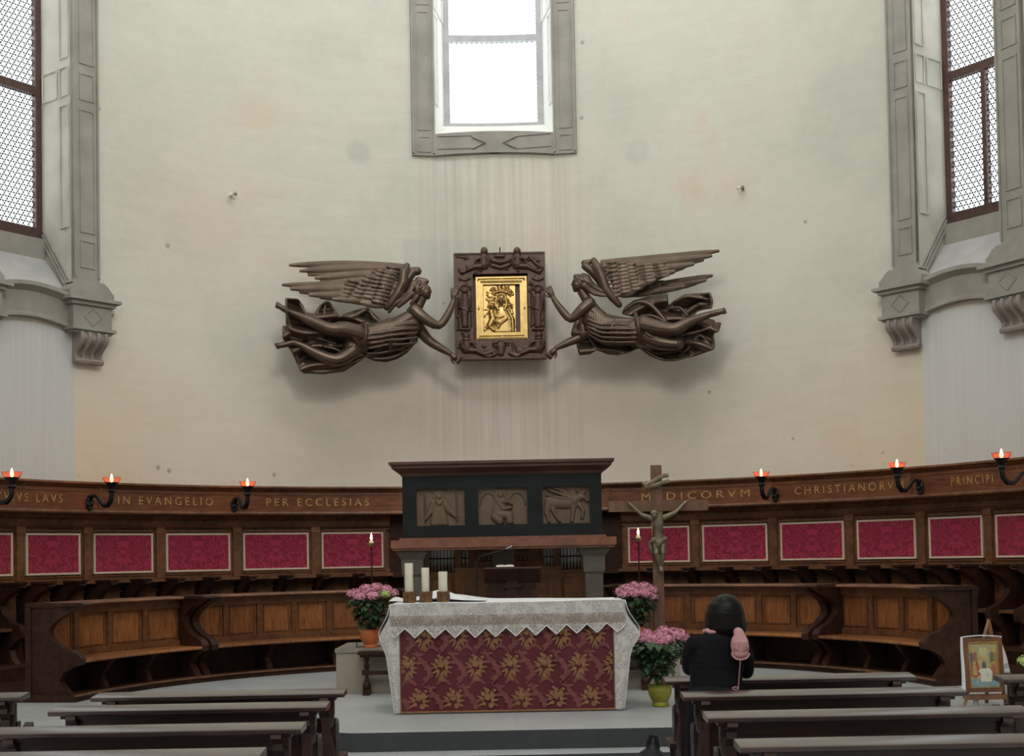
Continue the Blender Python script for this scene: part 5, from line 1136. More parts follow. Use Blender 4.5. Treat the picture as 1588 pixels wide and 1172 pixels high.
# ================================================================ BLACK RUCKSACK ON THE PEW
YR = 5.6; bz_ = ray(1012, 1172, YR); b0 = Vector((ray(1012, 1160, YR).x, YR, 0))
T = thing('rucksack', 'black rucksack standing on the floor by the aisle at the bottom edge', 'bag', b0); tp = ray(1012, 1140, YR).z
m = MB(); m.limb([(0, 0, tp - .055), (-.01, 0, tp - .14), (-.01, 0, tp - .35), (0, 0, .14)], [.028, .085, .14, .13], 18); m.bx(-.13, .13, -.09, .09, .0, .3); m.ball((-.02, -.08, tp - .42), (.11, .07, .12), 16, 10); m.limb([(-.035, -.02, tp - .07), (-.11, -.03, tp - .22)], [.012, .03], 8)
mod_remesh(m.build('bag_body', MT['black_bag'], T), .01, 3)
m = MB(); m.tube([(-.02, .0, tp - .10), (-.018, .0, tp - .03), (-.004, .0, tp), (.016, .0, tp - .005), (.022, .0, tp - .05), (.018, 0, tp - .1)], .010, 8); m.build('carry_loop', MT['black_bag'], T)
for s in (-1, 1): m = MB(); m.tube([(s * .03, -.02, tp - .07), (s * .09, -.08, tp - .12), (s * .13, -.10, tp - .25), (s * .12, -.1, tp - .45)], .012, 8, flat=.5); m.build('shoulder_strap', MT['black_bag'], T)
# ================================================================ SCULPTED FRAME HELD BY ANGELS
def wy(x): return ZC + sqrt(RW * RW - (x - AX) ** 2)
def wall_pt(px, py, d):
    Y = 18.6
    for _ in range(3): P = ray(px, py, Y - d); Y = wy(P.x)
    return ray(px, py, Y - d)
YF = wy(0) - .45
f0, f1 = ray(706, 557, YF), ray(845, 390, YF); fc = (f0.x + f1.x) / 2; fz = ray(776, 556, YF).z; fw_ = (f1.x - f0.x) / 2; fh = ray(776, 391, YF).z - fz
T = thing('picture_frame', 'large square carved dark frame with a gilded relief, held up by two flying angels', 'frame', (fc, YF + .1, fz)); OG = (fc, YF + .1, fz)
def fp(zx, zy): p = ray(680 + zx * .1792, 370 + zy * .1792, YF); return (p.x - fc, p.z - fz)
m = MB(); bw_ = .012
i0, i1 = fp(305, 875), fp(770, 295)
m.bx(-fw_, i0[0], -.08, .1, 0, fh); m.bx(i1[0], fw_, -.08, .1, 0, fh); m.bx(i0[0], i1[0], -.08, .1, 0, i0[1]); m.bx(i0[0], i1[0], -.08, .1, i1[1], fh)
m.bx(i0[0], i1[0], .06, .1, i0[1], i1[1])
m.frame(-fw_, fw_, 0, fh, .02, -.10, -.07); m.build('carved_frame', MT['bronze_dark'], T)
C_ = []
def cc(pts, r, h): 
    global C_; P = [fp(*p) for p in pts]; C_ += poly_caps(P, [q * .00168 for q in r] if hasattr(r, '__len__') else r * .00168, h)
def putto(hx, hy, s, flip):
    f = -1 if flip else 1
    cc([(hx, hy), (hx, hy + 2)], 32 * s, .075); cc([(hx, hy + 45 * s), (hx - f * 5, hy + 110 * s)], [36 * s, 42 * s], .07)
    cc([(hx + f * 10, hy + 40 * s), (hx + f * 40 * s, hy + 75 * s), (hx + f * 25 * s, hy + 120 * s)], [16 * s, 14 * s, 10 * s], .075)
    cc([(hx - f * 10, hy + 50 * s), (hx - f * 65 * s, hy + 70 * s), (hx - f * 80 * s, hy + 110 * s)], [16 * s, 13 * s, 9 * s], .065)
    cc([(hx, hy + 125 * s), (hx - f * 85 * s, hy + 130 * s), (hx - f * 150 * s, hy + 165 * s)], [30 * s, 24 * s, 12 * s], .06)
    cc([(hx + f * 35 * s, hy + 50 * s), (hx + f * 48 * s, hy + 100 * s), (hx + f * 20 * s, hy + 140 * s)], 11 * s, .04)
    cc([(hx - f * 150 * s, hy + 165 * s), (hx - f * 190 * s, hy + 180 * s), (hx - f * 215 * s, hy + 150 * s)], [16 * s, 20 * s, 12 * s], .035)
putto(395, 112, 1.0, False); putto(680, 108, 1.0, True)
cc([(470, 190), (530, 205), (600, 190)], 22, .05); cc([(465, 230), (540, 250), (610, 225)], 20, .045); cc([(500, 150), (560, 150)], 16, .04); cc([(790, 160), (850, 220), (900, 250)], [14, 16, 10], .04); random.seed(8)
for k in range(70):
    x, y = random.choice([(random.uniform(160, 920), random.uniform(130, 280)), (random.uniform(165, 295), random.uniform(300, 820)), (random.uniform(790, 920), random.uniform(300, 820)), (random.uniform(170, 920), random.uniform(885, 1040))]); a = random.uniform(0, 3.1); cc([(x, y), (x + 16 * cos(a), y + 16 * sin(a)), (x + 26 * cos(a + 1), y + 26 * sin(a + 1))], [8, 7, 4], .028)
cc([(160, 150), (250, 165)], 10, .02); cc([(800, 150), (870, 190)], 10, .03)
putto(240, 838, 1.0, True); putto(868, 830, 1.0, False)
cc([(330, 985), (400, 1000), (470, 975), (490, 1000), (440, 1025)], [14, 24, 22, 14, 10], .045); cc([(540, 930), (540, 990)], [42, 26], .05); cc([(480, 900), (540, 880), (600, 900)], 14, .035); cc([(620, 990), (680, 1020), (720, 985)], 16, .045); cc([(700, 965), (715, 970)], 34, .05); cc([(640, 900), (650, 980)], 10, .03)
for x in (228, 860):    # upright draped saints at the sides
    cc([(x, 450), (x, 455)], 27, .075); cc([(x, 500), (x, 560), (x - 4, 640), (x + 4, 750)], [32, 40, 36, 30], .06)
    cc([(x - 28, 520), (x - 34, 600), (x + 5, 620)], 12, .075); cc([(x + 28, 520), (x + 34, 590), (x + 10, 660)], 12, .07); cc([(x - 12, 640), (x - 16, 760)], 10, .07); cc([(x + 14, 620), (x + 18, 760)], 9, .07)
    cc([(x - 40, 785), (x + 40, 785)], 12, .05); cc([(x - 60, 430), (x - 55, 760)], 6, .02); cc([(x + 58, 430), (x + 55, 760)], 6, .02)
    cc([(x + 42 * cos(a * pi / 6), 440 - 40 * sin(a * pi / 6)) for a in range(7)], 7, .03); cc([(x - 40, 340), (x, 355), (x + 40, 340)], 14, .03)
for (xx0, xx1, zz0, zz1, nm) in ((-fw_ + .02, fw_ - .02, i1[1] + .012, fh - .018, 'top'), (-fw_ + .02, fw_ - .02, .02, i0[1] - .012, 'b'), (-fw_ + .02, i0[0] - .01, i0[1] - .012, i1[1] + .012, 'l'), (i1[0] + .01, fw_ - .02, i0[1] - .012, i1[1] + .012, 'r')):
    relief('carved_figures', MT['bronze_dark'], T, xx0, xx1, zz0, zz1, -.082, C_, .007, .004)
m = MB()      # putti heads breaking over the top rail, hook
for hx in (395, 680): q = fp(hx, 108); m.ball((q[0], -.10, q[1]), (.055, .06, .062), 16, 12); m.ball((q[0], -.155, q[1] - .01), (.012, .012, .014), 8, 6)
m.build('cherub_heads', MT['bronze_dark'], T)
q = fp(530, 90); m = MB(); m.tube([(q[0], .0, fh - .02), (q[0], .0, q[1] + .05)], .009, 8); m.build('hanging_hook', MT['iron'], T)
# golden inner frame and chased plate
g0, g1 = fp(330, 865), fp(762, 318); m = MB()
for (e, y0, y1, w_) in ((0, -.05, .05, .014), (.014, -.075, .05, .012), (.026, -.03, .05, .022), (.048, -.07, .05, .012), (.06, -.045, .05, .012), (.072, -.01, .05, .03)):
    m.frame(g0[0] + e, g1[0] - e, g0[1] + e, g1[1] - e, w_, y0, y1)
for (x, z) in ((g0[0] + .03, g0[1] + .03), (g1[0] - .03, g0[1] + .03), (g0[0] + .03, g1[1] - .03), (g1[0] - .03, g1[1] - .03), ((g0[0] + g1[0]) / 2, g1[1] - .03), ((g0[0] + g1[0]) / 2, g0[1] + .03), (g0[0] + .03, (g0[1] + g1[1]) / 2), (g1[0] - .03, (g0[1] + g1[1]) / 2)):
    m.ball((x, -.055, z), (.022, .015, .022), 10, 6)
gf = m.build('gilded_inner_frame', MT['gold'], T)
C_ = []
cc([(540, 520), (540, 540)], 30, .045)
cc([(540 + 48 * cos(a * pi / 8), 520 - 55 * sin(a * pi / 8)) for a in range(-3, 12)], 9, .03)
cc([(500, 500), (490, 560), (520, 600)], 16, .035); cc([(580, 500), (592, 560), (570, 600)], 16, .035)
cc([(545, 620), (560, 700), (560, 780)], [50, 75, 85], .03); cc([(600, 600), (640, 680), (645, 790)], [14, 18, 16], .035)
cc([(460, 578), (460, 586)], 24, .045); cc([(460 + 34 * cos(a * pi / 6), 575 - 36 * sin(a * pi / 6)) for a in range(0, 7)], 6, .022)
cc([(455, 620), (470, 680), (440, 740)], [26, 30, 26], .045); cc([(480, 650), (530, 670), (560, 660)], [12, 12, 10], .055); cc([(430, 740), (480, 780)], 14, .04)
cc([(590, 680), (540, 720), (490, 700)], [14, 14, 12], .055); cc([(500, 720), (520, 760), (545, 710)], 8, .055)
for k in range(9): a = k * pi / 8; cc([(545 + 62 * cos(a), 470 - 40 * sin(a)), (545 + 84 * cos(a), 455 - 62 * sin(a))], 8, .04)
cc([(480, 455), (545, 440), (605, 455)], 9, .045)
random.seed(3)
for k in range(110): x, y = random.uniform(400, 650), random.uniform(395, 800); a = random.uniform(0, 3.1); cc([(x, y), (x + 22 * cos(a), y + 22 * sin(a))], random.uniform(3, 8), .022)
p0, p1 = fp(392, 798), fp(662, 385)
pl = relief('chased_gold_plate', MT['gold'], T, p0[0], p1[0], p0[1], p1[1], .035, C_, .0055, .005)
m = MB(); c_ = fp(540, 525); m.ball((c_[0], .0, c_[1]), (.034, .018, .05), 14, 10); c_ = fp(458, 580); m.ball((c_[0], .0, c_[1]), (.022, .014, .03), 12, 8); m.build('painted_faces', MT['bronze'], pl)
# ================================================================ ANGELS
def angel(ox, lbl, D):
    c = wall_pt(ox + 170, 500, .02); T = thing('angel_sculpture', lbl, 'sculpture', c, 0, 'pair of bronze angels'); 
    OFF = .30; A = lambda x, y, d=.38: wall_pt(ox + x * .2141, 370 + y * .2141, d + OFF)
    S = .00202
    def B(m, nm, vox=.0085, it=2, mat='bronze'): return mod_remesh(m.build(nm, MT[mat], T, org=c), vox, it)
    # body : torso, head, limbs in one continuous surface
    m = MB()
    m.limb([A(x, y, d) for x, y, r, d in D['torso']], [r * S for x, y, r, d in D['torso']], 16)
    for ch_ in D['limbs']: ch_ = cr(ch_, 3); m.limb([A(x, y, d) for x, y, r, d in ch_], [r * S for x, y, r, d in ch_], 14)
    hx, hy, hd_ = D['head']; f = D['face']
    h = A(hx, hy, hd_); m.ball(h, (.100, .088, .112), 20, 14); m.ball(h + Vector((f * .035, 0, -.035)), (.080, .082, .098), 18, 12)
    m.ball(h + Vector((f * .072, 0, -.108)), (.034, .036, .030), 12, 8); m.ball(h + Vector((f * .075, 0, .025)), (.034, .066, .034), 12, 8)
    m.limb([h + Vector((f * .105, 0, .012)), h + Vector((f * .116, 0, -.030))], [.011, .015], 8); m.limb([h + Vector((f * .107, -.015, -.066)), h + Vector((f * .107, .015, -.066))], [.009, .009], 8); m.limb([h + Vector((f * .103, -.014, -.082)), h + Vector((f * .103, .014, -.082))], [.010, .010], 8)
    m.limb([h + Vector((f * .06, -.052, -.04)), h + Vector((f * .07, -.035, -.09))], [.03, .02], 8)
    for s in (-1, 1): m.ball(h + Vector((f * .094, s * .036, -.005)), (.012, .015, .009), 8, 6)
    for (wx, wy_, d, fx, fy, spread, ln) in D['hands']:
        w = A(wx, wy_, d); tip = A(fx, fy, d); v = (tip - w).normalized(); sd = v.cross(Vector((0, 1, 0))).normalized()
        palm = w + v * .075; m.limb([w, palm], [.034, .042], 12); m.ball(palm, (.05, .03, .05), 12, 8)
        for k in range(4):
            o_ = palm + sd * (k - 1.5) * .024 + v * .03; vv = (v + sd * (k - 1.5) * spread).normalized(); q = ln * (1 - .08 * abs(k - 1.4))
            m.limb([o_, o_ + vv * q * .5 + Vector((0, -.006, 0)), o_ + vv * q + Vector((0, .012, 0))], [.0155, .014, .0105], 8)
        o_ = w + v * .04 - sd * .035 * D['thumb']; m.limb([o_, o_ - sd * .035 * D['thumb'] + v * .035, o_ - sd * .045 * D['thumb'] + v * .075], [.017, .015, .011], 8)
    for (ax, ay, d, tx, ty) in D['feet']:
        a, t_ = A(ax, ay, d), A(tx, ty, d - .02); v = (t_ - a).normalized(); sd = v.cross(Vector((0, 1, 0))).normalized()
        m.limb([a, a.lerp(t_, .6), t_], [.046, .044, .036], 12); m.ball(a - v * .03, .045, 10, 6)
        for k in range(5): q = t_ + sd * (k - 2) * .017; m.limb([q, q + v * (.045 - .004 * k)], [.015 - .001 * k, .011], 8)
    B(m, 'body', .0068, 1)
    # hair
    m = MB(); m.ball(h + Vector((-f * .062, 0, .018)), (.085, .098, .105), 20, 12); m.ball(h + Vector((-f * .022, 0, .062)), (.088, .088, .062), 18, 10)
    for ln_ in D['hair']: ln_ = cr(ln_); m.limb([A(x, y, d) for x, y, r, d in ln_], [r * S * .8 for x, y, r, d in ln_], 10)
    m.limb([h + Vector((f * (.075 - .13 * k / 6), -.098 * sin(.3 + k * .22), .060 - .01 * k)) for k in range(7)], [.011] * 7, 8)
    random.seed(5)
    for k in range(40):
        u = random.uniform(-.2, 1.0); v = random.uniform(-.9, 1.0); q = sqrt(max(0, 1 - v * v)); p = h + Vector((-f * (.038 + .1 * u * q), -.104 * sqrt(max(0, 1 - u * u)) * q, .022 + .108 * v))
        if (p.x - h.x) * f > -.03 and v < .45: continue
        m.limb([p, p + Vector((-f * .03, -.004, -.016)), p + Vector((-f * .045, 0, -.04))], [.011, .012, .007], 6)
    B(m, 'hair', .007, 1)
    # tunic on the torso with folds running along the body
    m = MB()
    for (pts, ru, rv) in D['tunic']:
        for i in range(len(pts) - 1):
            a, b = pts[i], pts[i + 1]
            for q in range(5):
                t = q / 5; x, y, r = [a[j] + (b[j] - a[j]) * t for j in range(3)]; m.ball(A(x, y, ru), (r * S * .9, r * S * rv, r * S), 14, 10)
    for fl in D['folds']: fl = cr(fl); m.limb([A(x, y, d) for x, y, r, d in fl], [max(.006, r * S * .82) for x, y, r, d in fl], 8)
    B(m, 'tunic', .0085, 1)
    # flying mantle: thick folded sheets
    m = MB()
    for (poly, d0, d1, ax_, frq) in D['mantle']:
        P = [A(x, y, d0) for x, y in poly]; xs = [p[0] for p in poly]; ys = [p[1] for p in poly]
        st = 11; bx0, bx1, by0, by1 = min(xs), max(xs), min(ys), max(ys)
        def inside(x, y):
            c_ = False; j = len(poly) - 1
            for i in range(len(poly)):
                xi, yi = poly[i]; xj, yj = poly[j]
                if (yi > y) != (yj > y) and x < (xj - xi) * (y - yi) / (yj - yi) + xi: c_ = not c_
                j = i
            return c_
        nx, ny = int((bx1 - bx0) / st) + 1, int((by1 - by0) / st) + 1; idx = {}; vs = []; fs = []
        def dep(x, y):
            cd, sd = cos(ax_), sin(ax_); along = x * cd + y * sd; ac = -x * sd + y * cd
            return d0 + (d1 - d0) * (.5 + .5 * sin(ac * frq + 1.2 * sin(along * .011))) + .03 * sin(along * .016 + ac * .01)
        def vid(i, j, k):
            if (i, j, k) not in idx:
                x, y = bx0 + i * st, by0 + j * st; idx[i, j, k] = len(vs); vs.append(A(x, y, dep(x, y) + .05 - k * .05))
            return idx[i, j, k]
        cells = {(i, j) for i in range(nx) for j in range(ny) if inside(bx0 + (i + .5) * st, by0 + (j + .5) * st)}
        for (i, j) in cells:
            q = [(i, j), (i + 1, j), (i + 1, j + 1), (i, j + 1)]
            fs.append(tuple(vid(a, b, 0) for a, b in q[::-1])); fs.append(tuple(vid(a, b, 1) for a, b in q))
            for (di, dj, e0, e1) in ((0, -1, 0, 1), (1, 0, 1, 2), (0, 1, 2, 3), (-1, 0, 3, 0)):
                if (i + di, j + dj) not in cells: fs.append((vid(*q[e0], 0), vid(*q[e1], 0), vid(*q[e1], 1), vid(*q[e0], 1)))
        m.add(vs, fs)
        n = len(poly)
        for i in range(n):
            p, q = poly[i], poly[(i + 1) % n]; m.tube([A(p[0], p[1], dep(*p) + .03), A((p[0] + q[0]) / 2, (p[1] + q[1]) / 2, dep((p[0] + q[0]) / 2, (p[1] + q[1]) / 2) + .03), A(q[0], q[1], dep(*q) + .03)], .017, 8)
    for fl in D['ridges']: fl = cr(fl); m.limb([A(x, y, d) for x, y, r, d in fl], [max(.006, r * S * .8) for x, y, r, d in fl], 8)
    B(m, 'mantle', .009, 3, 'bronze')
    # wings
    for wg in D['wings']:
        m = MB(); d0 = wg['d']
        for k, (ru, rd, tip) in enumerate(wg['feathers']):
            n_ = 9; w = wg['w']; side_ = []
            for i in range(n_):
                t = i / (n_ - 1); side_.append((ru[0] + (tip[0] - ru[0]) * t, ru[1] + (tip[1] - ru[1]) * t - wg.get('bow', 0) * sin(pi * t)))
            dd = [d0 + .012 * (k % 2) + .006 * k * wg.get('lap', 1) for _ in side_]
            rad = [w * S * [.8, 1, 1.1, 1.15, 1.15, 1.08, .95, .78, .42][i] for i in range(n_)]
            m.tube([A(x, y, dq) for (x, y), dq in zip(side_, dd)], rad, 12, flat=.32, up=(0, 1, 0))
            m.tube([A(x, y, dq + .011) for (x, y), dq in zip(side_, dd)], [.006] * (n_ - 1) + [.003], 6)
        m.limb([A(x, y, d) for x, y, r, d in wg['bone']], [r * S for x, y, r, d in wg['bone']], 12)
        random.seed(11)
        for row in wg['coverts']:
            (x0, y0), (x1, y1), n_, L, w, d = row; vx, vy = wg['dir']
            for i in range(n_):
                t = i / max(1, n_ - 1); x, y = x0 + (x1 - x0) * t, y0 + (y1 - y0) * t
                m.tube([A(x, y, d), A(x + vx * L * .5, y + vy * L * .5, d + .010), A(x + vx * L * .9, y + vy * L * .9, d), A(x + vx * L, y + vy * L, d - .008)], [w * S * .7, w * S, w * S * .8, w * S * .25], 8, flat=.4, up=(0, 1, 0))
        B(m, 'wing', .0085, 0)
    # wall bracket that carries the figure
    m = MB(); a = D['bracket']; p = A(a[0], a[1], .20); m.bx(p.x - .06, p.x + .06, p.y, wy(p.x) + .04, p.z - .06, p.z + .06); m.build('wall_bracket', MT['iron'], T, org=c)
    return T
LF = dict(face=1, thumb=1, head=(1195, 372, .50),
    torso=[(1120, 560, 52, .46), (1040, 620, 66, .46), (930, 670, 68, .44), (820, 700, 66, .42), (730, 710, 72, .42)],
    limbs=[[(1195, 420, 34, .48), (1165, 480, 36, .46), (1120, 540, 50, .44)],
        [(1135, 520, 50, .52), (1210, 580, 40, .56), (1310, 628, 30, .56), (1375, 550, 27, .52), (1415, 455, 19, .44)],
        [(1160, 640, 46, .34), (1230, 730, 36, .33), (1310, 785, 30, .36), (1392, 832, 20, .38)],
        [(730, 690, 66, .52), (620, 660, 60, .56), (520, 655, 46, .58), (400, 605, 40, .52), (300, 560, 27, .46), (240, 535, 22, .44)],
        [(730, 770, 62, .42), (620, 860, 52, .46), (540, 875, 45, .46), (420, 830, 38, .42), (320, 775, 27, .38), (255, 750, 22, .36)]],
    hands=[(1415, 450, .43, 1428, 335, .10, .085), (1395, 838, .38, 1475, 895, .12, .075)],
    feet=[(232, 532, .44, 150, 488), (245, 755, .36, 150, 775)],
    hair=[[(1130, 330, 40, .50), (1100, 390, 34, .52), (1040, 440, 28, .50), (980, 480, 26, .48), (950, 530, 16, .46)], [(1120, 400, 26, .54), (1065, 450, 24, .52), (1020, 490, 18, .50)], [(1160, 300, 30, .48), (1220, 310, 24, .50)], [(1150, 420, 22, .55), (1110, 470, 16, .54)]],
    tunic=[([(1130, 620, 70), (1040, 650, 92), (940, 680, 96), (830, 705, 92), (740, 715, 92), (660, 690, 74)], .44, .9), ([(740, 760, 78), (660, 800, 62)], .42, .9)],
    folds=[[(1150, 580 + k * 34, 9, .50 + .10 * sin((k + .5) / 6 * pi)), (1040, 585 + k * 36, 14, .52 + .10 * sin((k + .5) / 6 * pi)), (950, 610 + k * 31, 12, .51 + .11 * sin((k + .5) / 6 * pi)), (860, 620 + k * 33, 14, .49 + .12 * sin((k + .5) / 6 * pi)), (780, 625 + k * 34, 9, .47 + .12 * sin((k + .5) / 6 * pi))] for k in range(6)]
        + [[(950, 580, 13, .52), (965, 660, 14, .60), (965, 740, 13, .58), (955, 800, 11, .50)], [(770, 600, 13, .50), (785, 660, 14, .60), (775, 740, 14, .60), (770, 820, 11, .50)], [(760, 620, 10, .58), (690, 640, 12, .62), (640, 620, 9, .6)], [(770, 690, 11, .60), (700, 700, 13, .62), (640, 690, 9, .6)], [(760, 760, 10, .56), (700, 790, 12, .54), (680, 830, 9, .5)], [(590, 605, 10, .60), (660, 680, 13, .63), (725, 760, 13, .58), (715, 810, 11, .54), (680, 838, 9, .52), (610, 840, 9, .5)], [(1140, 700, 14, .42), (1080, 770, 16, .42), (980, 810, 16, .42), (860, 830, 14, .42), (780, 830, 10, .42)]],
    mantle=[([(205, 435), (290, 442), (320, 485), (345, 540), (410, 552), (450, 490), (505, 455), (545, 500), (590, 572), (640, 545), (720, 520), (800, 502), (850, 560), (900, 600), (900, 700), (700, 720), (480, 740), (250, 720), (210, 620)], .30, .46, .15, .055),
            ([(185, 635), (260, 645), (380, 700), (560, 740), (800, 760), (1100, 640), (1170, 660), (1150, 740), (1080, 820), (1010, 865), (930, 888), (840, 880), (780, 850), (700, 905), (625, 955), (480, 975), (335, 970), (310, 950), (265, 850), (215, 760), (185, 720)], .20, .36, -.25, .045)],
    ridges=[[(205, 440, 12, .42), (212, 560, 13, .46), (240, 640, 10, .44)], [(290, 445, 10, .40), (350, 550, 14, .46), (400, 600, 10, .40)], [(345, 545, 12, .40), (415, 555, 12, .42), (455, 490, 12, .40), (505, 458, 13, .42), (545, 505, 12, .44), (590, 575, 12, .44)], [(500, 465, 9, .44), (480, 530, 12, .46), (520, 600, 9, .46)], [(600, 580, 14, .44), (700, 560, 20, .46), (790, 515, 16, .42), (840, 570, 18, .48), (900, 620, 12, .5)], [(190, 640, 13, .36), (200, 700, 13, .38), (300, 735, 14, .34), (420, 720, 14, .40), (560, 760, 12, .44)], [(330, 960, 16, .30), (480, 965, 15, .32), (620, 940, 15, .34), (700, 890, 14, .36), (780, 845, 12, .38)], [(300, 900, 14, .30), (450, 925, 14, .36), (600, 900, 14, .40), (760, 840, 12, .44)], [(260, 800, 12, .34), (300, 900, 14, .32), (330, 960, 12, .3)], [(480, 780, 14, .44), (560, 800, 14, .48), (640, 840, 10, .48)], [(800, 860, 12, .34), (900, 870, 14, .36), (1000, 850, 14, .36), (1090, 790, 12, .36), (1160, 700, 10, .36)]],
    wings=[dict(d=.24, w=27, bow=10, dir=(-.96, -.16), feathers=[((1080, 205 + 0), 0, (225, 192)), ((1080, 222), 0, (300, 235)), ((1070, 240), 0, (360, 262)), ((1060, 262), 0, (410, 288)), ((1050, 285), 0, (450, 312)), ((1040, 305), 0, (500, 332))],
                bone=[(1060, 370, 28, .26), (1085, 290, 34, .28), (1120, 240, 36, .28), (1155, 235, 32, .28)], coverts=[((950, 262), (900, 330), 4, 130, 13, .30), ((1050, 220), (1000, 330), 5, 130, 14, .31)]),
           dict(d=.40, w=27, bow=-6, dir=(-.97, -.18), feathers=[((1060, 330), 0, (172, 335)), ((1050, 350), 0, (235, 365)), ((1035, 370), 0, (300, 388)), ((1020, 392), 0, (370, 410)), ((1000, 412), 0, (450, 428)), ((985, 434), 0, (540, 440)), ((970, 455), 0, (640, 448)), ((950, 475), 0, (740, 462))],
                bone=[(1080, 195, 22, .44), (1055, 250, 34, .48), (1050, 320, 34, .50), (1010, 400, 32, .50), (960, 470, 28, .48), (930, 500, 20, .46)], coverts=[((980, 250), (880, 440), 8, 130, 14, .46), ((1010, 260), (930, 470), 9, 110, 14, .49), ((880, 290), (790, 430), 6, 120, 13, .45), ((760, 320), (700, 430), 5, 120, 13, .44)])],
    bracket=(880, 660))
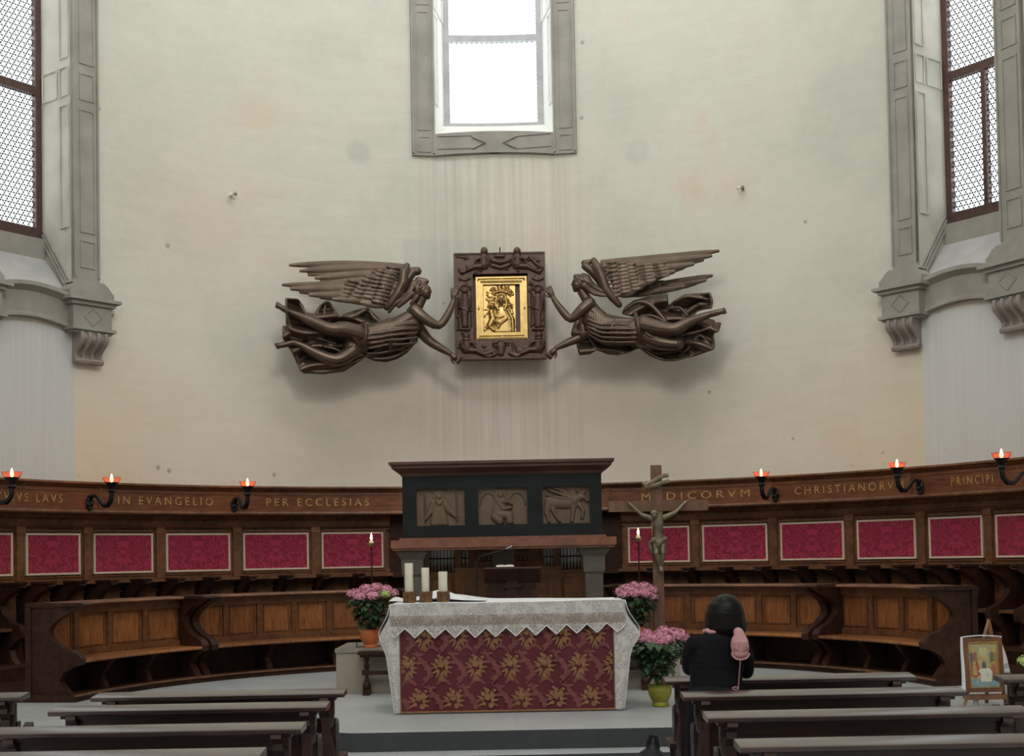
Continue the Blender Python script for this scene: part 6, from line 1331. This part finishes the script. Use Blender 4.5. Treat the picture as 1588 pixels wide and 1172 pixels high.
RF_ = dict(face=-1, thumb=-1, head=(372, 318, .50),
    torso=[(450, 510, 52, .46), (530, 600, 66, .46), (630, 650, 70, .46), (730, 660, 68, .44), (820, 650, 74, .44)],
    limbs=[[(385, 380, 34, .48), (420, 440, 38, .47), (460, 510, 50, .46)],
        [(440, 470, 48, .52), (380, 520, 40, .56), (305, 580, 30, .56), (240, 520, 27, .52), (180, 435, 19, .44)],
        [(400, 600, 42, .34), (385, 700, 38, .33), (290, 750, 29, .36), (200, 792, 19, .38)],
        [(830, 620, 66, .54), (950, 650, 58, .58), (1060, 655, 46, .60), (1150, 610, 40, .55), (1250, 570, 28, .50), (1320, 545, 22, .48)],
        [(830, 700, 60, .46), (950, 750, 54, .50), (1075, 765, 44, .50), (1090, 740, 36, .44), (1105, 640, 28, .38), (1130, 560, 26, .36), (1200, 500, 22, .36), (1260, 475, 20, .36)]],
    hands=[(180, 430, .43, 105, 300, .12, .085), (198, 795, .38, 110, 895, .05, .075)],
    feet=[(1325, 545, .48, 1405, 525), (1255, 478, .36, 1290, 480)],
    hair=[[(350, 290, 34, .52), (420, 310, 40, .54), (470, 350, 34, .52), (540, 385, 26, .50), (610, 395, 24, .48), (660, 400, 10, .46)], [(400, 340, 30, .56), (460, 385, 24, .54), (530, 410, 16, .52), (600, 410, 9, .5)], [(340, 275, 24, .50), (400, 275, 26, .52)], [(430, 370, 20, .56), (480, 405, 14, .55)]],
    tunic=[([(450, 570, 74), (540, 630, 90), (640, 660, 94), (730, 670, 90), (820, 665, 92), (890, 650, 70)], .45, .9), ([(820, 720, 66), (880, 740, 52)], .44, .9), ([(390, 640, 48), (400, 700, 46)], .36, .8)],
    folds=[[(430, 560 + k * 26, 9, .50 + .10 * sin((k + .5) / 6 * pi)), (520, 590 + k * 30, 14, .53 + .10 * sin((k + .5) / 6 * pi)), (620, 585 + k * 33, 13, .53 + .11 * sin((k + .5) / 6 * pi)), (720, 590 + k * 32, 14, .51 + .12 * sin((k + .5) / 6 * pi)), (790, 590 + k * 32, 9, .48 + .12 * sin((k + .5) / 6 * pi))] for k in range(6)]
        + [[(650, 570, 11, .52), (605, 630, 15, .62), (600, 700, 14, .58), (590, 740, 10, .50)], [(770, 540, 20, .50), (790, 600, 20, .62), (800, 680, 16, .62), (815, 760, 12, .52)], [(820, 560, 14, .56), (900, 560, 12, .60), (990, 600, 9, .6)], [(830, 600, 12, .62), (910, 600, 12, .64), (880, 640, 9, .62)], [(820, 640, 14, .60), (870, 700, 16, .60), (960, 720, 14, .56), (1080, 715, 10, .5)], [(830, 740, 12, .54), (880, 720, 12, .56), (900, 770, 9, .52)], [(420, 640, 12, .48), (470, 710, 14, .46), (560, 760, 14, .46), (680, 765, 14, .46), (780, 765, 10, .46)]],
    mantle=[([(680, 540), (700, 500), (760, 455), (860, 425), (1000, 402), (1006, 500), (1060, 450), (1130, 410), (1310, 395), (1328, 450), (1322, 500), (1280, 505), (1220, 520), (1150, 600), (1000, 640), (850, 600), (760, 560)], .26, .42, -.3, .045),
            ([(310, 690), (335, 600), (420, 640), (520, 700), (800, 740), (1000, 700), (1290, 580), (1340, 595), (1345, 615), (1388, 612), (1372, 668), (1335, 682), (1333, 800), (1200, 845), (1050, 882), (960, 875), (880, 845), (800, 785), (720, 820), (640, 838), (575, 832), (490, 800), (440, 832), (370, 838), (345, 740)], .20, .36, .15, .045)],
    ridges=[[(690, 520, 14, .42), (790, 460, 18, .44), (880, 480, 20, .46), (960, 560, 18, .5), (1010, 620, 12, .5)], [(1000, 405, 9, .36), (1005, 500, 10, .38), (1060, 460, 16, .44), (1140, 420, 20, .46), (1240, 430, 14, .44), (1300, 440, 12, .40)], [(1310, 398, 12, .42), (1325, 450, 13, .44), (1320, 500, 12, .42)], [(1010, 510, 12, .40), (1090, 500, 14, .44), (1150, 560, 12, .44)], [(1340, 600, 12, .38), (1300, 650, 14, .42), (1150, 690, 14, .46), (1000, 715, 12, .48)], [(1330, 690, 12, .34), (1335, 795, 13, .32), (1240, 700, 14, .38), (1150, 800, 14, .36), (1050, 875, 12, .3)], [(1330, 795, 14, .28), (1200, 838, 15, .30), (1050, 875, 15, .32), (930, 862, 14, .34), (800, 775, 12, .40)], [(700, 790, 12, .34), (600, 825, 14, .34), (490, 790, 14, .36), (430, 700, 12, .40)], [(370, 835, 12, .28), (360, 750, 12, .32), (330, 640, 10, .34)], [(1385, 615, 10, .38), (1370, 665, 11, .38), (1335, 680, 9, .36)]],
    wings=[dict(d=.24, w=27, bow=0, dir=(.96, -.1), feathers=[((640, 400), 0, (1335, 266)), ((660, 405), 0, (1290, 300)), ((680, 410), 0, (1210, 328)), ((700, 405), 0, (1130, 348)), ((720, 400), 0, (1040, 362)), ((740, 400), 0, (940, 378))],
                bone=[(560, 380, 28, .28), (515, 300, 34, .30), (460, 235, 34, .30), (410, 200, 30, .30), (400, 175, 22, .28), (460, 165, 18, .28)], coverts=[((800, 380), (860, 320), 3, 130, 13, .29)]),
           dict(d=.40, w=27, bow=-10, dir=(.97, -.16), feathers=[((520, 175), 0, (1383, 88)), ((530, 200), 0, (1330, 125)), ((545, 225), 0, (1270, 155)), ((560, 250), 0, (1200, 185)), ((575, 278), 0, (1130, 212)), ((590, 305), 0, (1060, 240)), ((605, 330), 0, (990, 268)), ((620, 355), 0, (920, 300)), ((640, 380), 0, (850, 335)), ((650, 400), 0, (790, 365))],
                bone=[(470, 160, 24, .44), (505, 220, 36, .48), (535, 290, 34, .50), (560, 370, 32, .50), (610, 430, 30, .48), (655, 480, 22, .46)], coverts=[((600, 190), (620, 400), 9, 130, 14, .48), ((660, 200), (700, 380), 8, 120, 14, .47), ((780, 200), (800, 320), 6, 120, 13, .455), ((880, 190), (920, 280), 5, 110, 12, .45), ((560, 180), (590, 420), 9, 80, 13, .50)])],
    bracket=(700, 640))
angel(400, 'bronze angel flying on the left, one hand raised to the left edge of the frame', LF)
angel(820, 'bronze angel flying on the right, long upper wing pointing up right', RF_)
# ---- small wall spotlights / hooks
for (px, py, lbl) in ((358, 303, 'tiny glass wall spotlight high on the plaster left of the angels'), (1152, 293, 'tiny glass wall spotlight high on the plaster right of the angels')):
    p = wall_pt(px, py, .0); T = thing('wall_spotlight', lbl, 'spotlight', p, 0, 'two tiny wall spotlights'); n = (Vector((AX, ZC, 0)) - Vector((p.x, p.y, 0))).normalized()
    m = MB(); m.tube([Vector((0, 0, 0)), n * .07], [.02, .012], 10); m.ball(n * .10 + Vector((.03, 0, .0)), (.025, .025, .03), 12, 8); m.build('lamp_head', MT['plastic'], T)
    m = MB(); m.tube([n * .10 + Vector((-.01, 0, 0)), n * .1 + Vector((-.045, 0, -.02))], [.018, .028], 12); m.build('reflector', MT['paper'], T)
for (px, py, lbl) in ((170, 491, 'small iron wall hook beside the corbel of the left window'), (1372, 466, 'small iron wall hook beside the corbel of the right window')):
    p = wall_pt(px, py, .0); m = MB(); m.tube([(0, .02, -.04), (0, -.03, -.04), (-.0, -.03, .02), (.03, -.03, .04), (.05, -.03, .0)], .008, 6); o = m.build('wall_hook', MT['iron']); o.location = p; tag(o, lbl, 'hook')
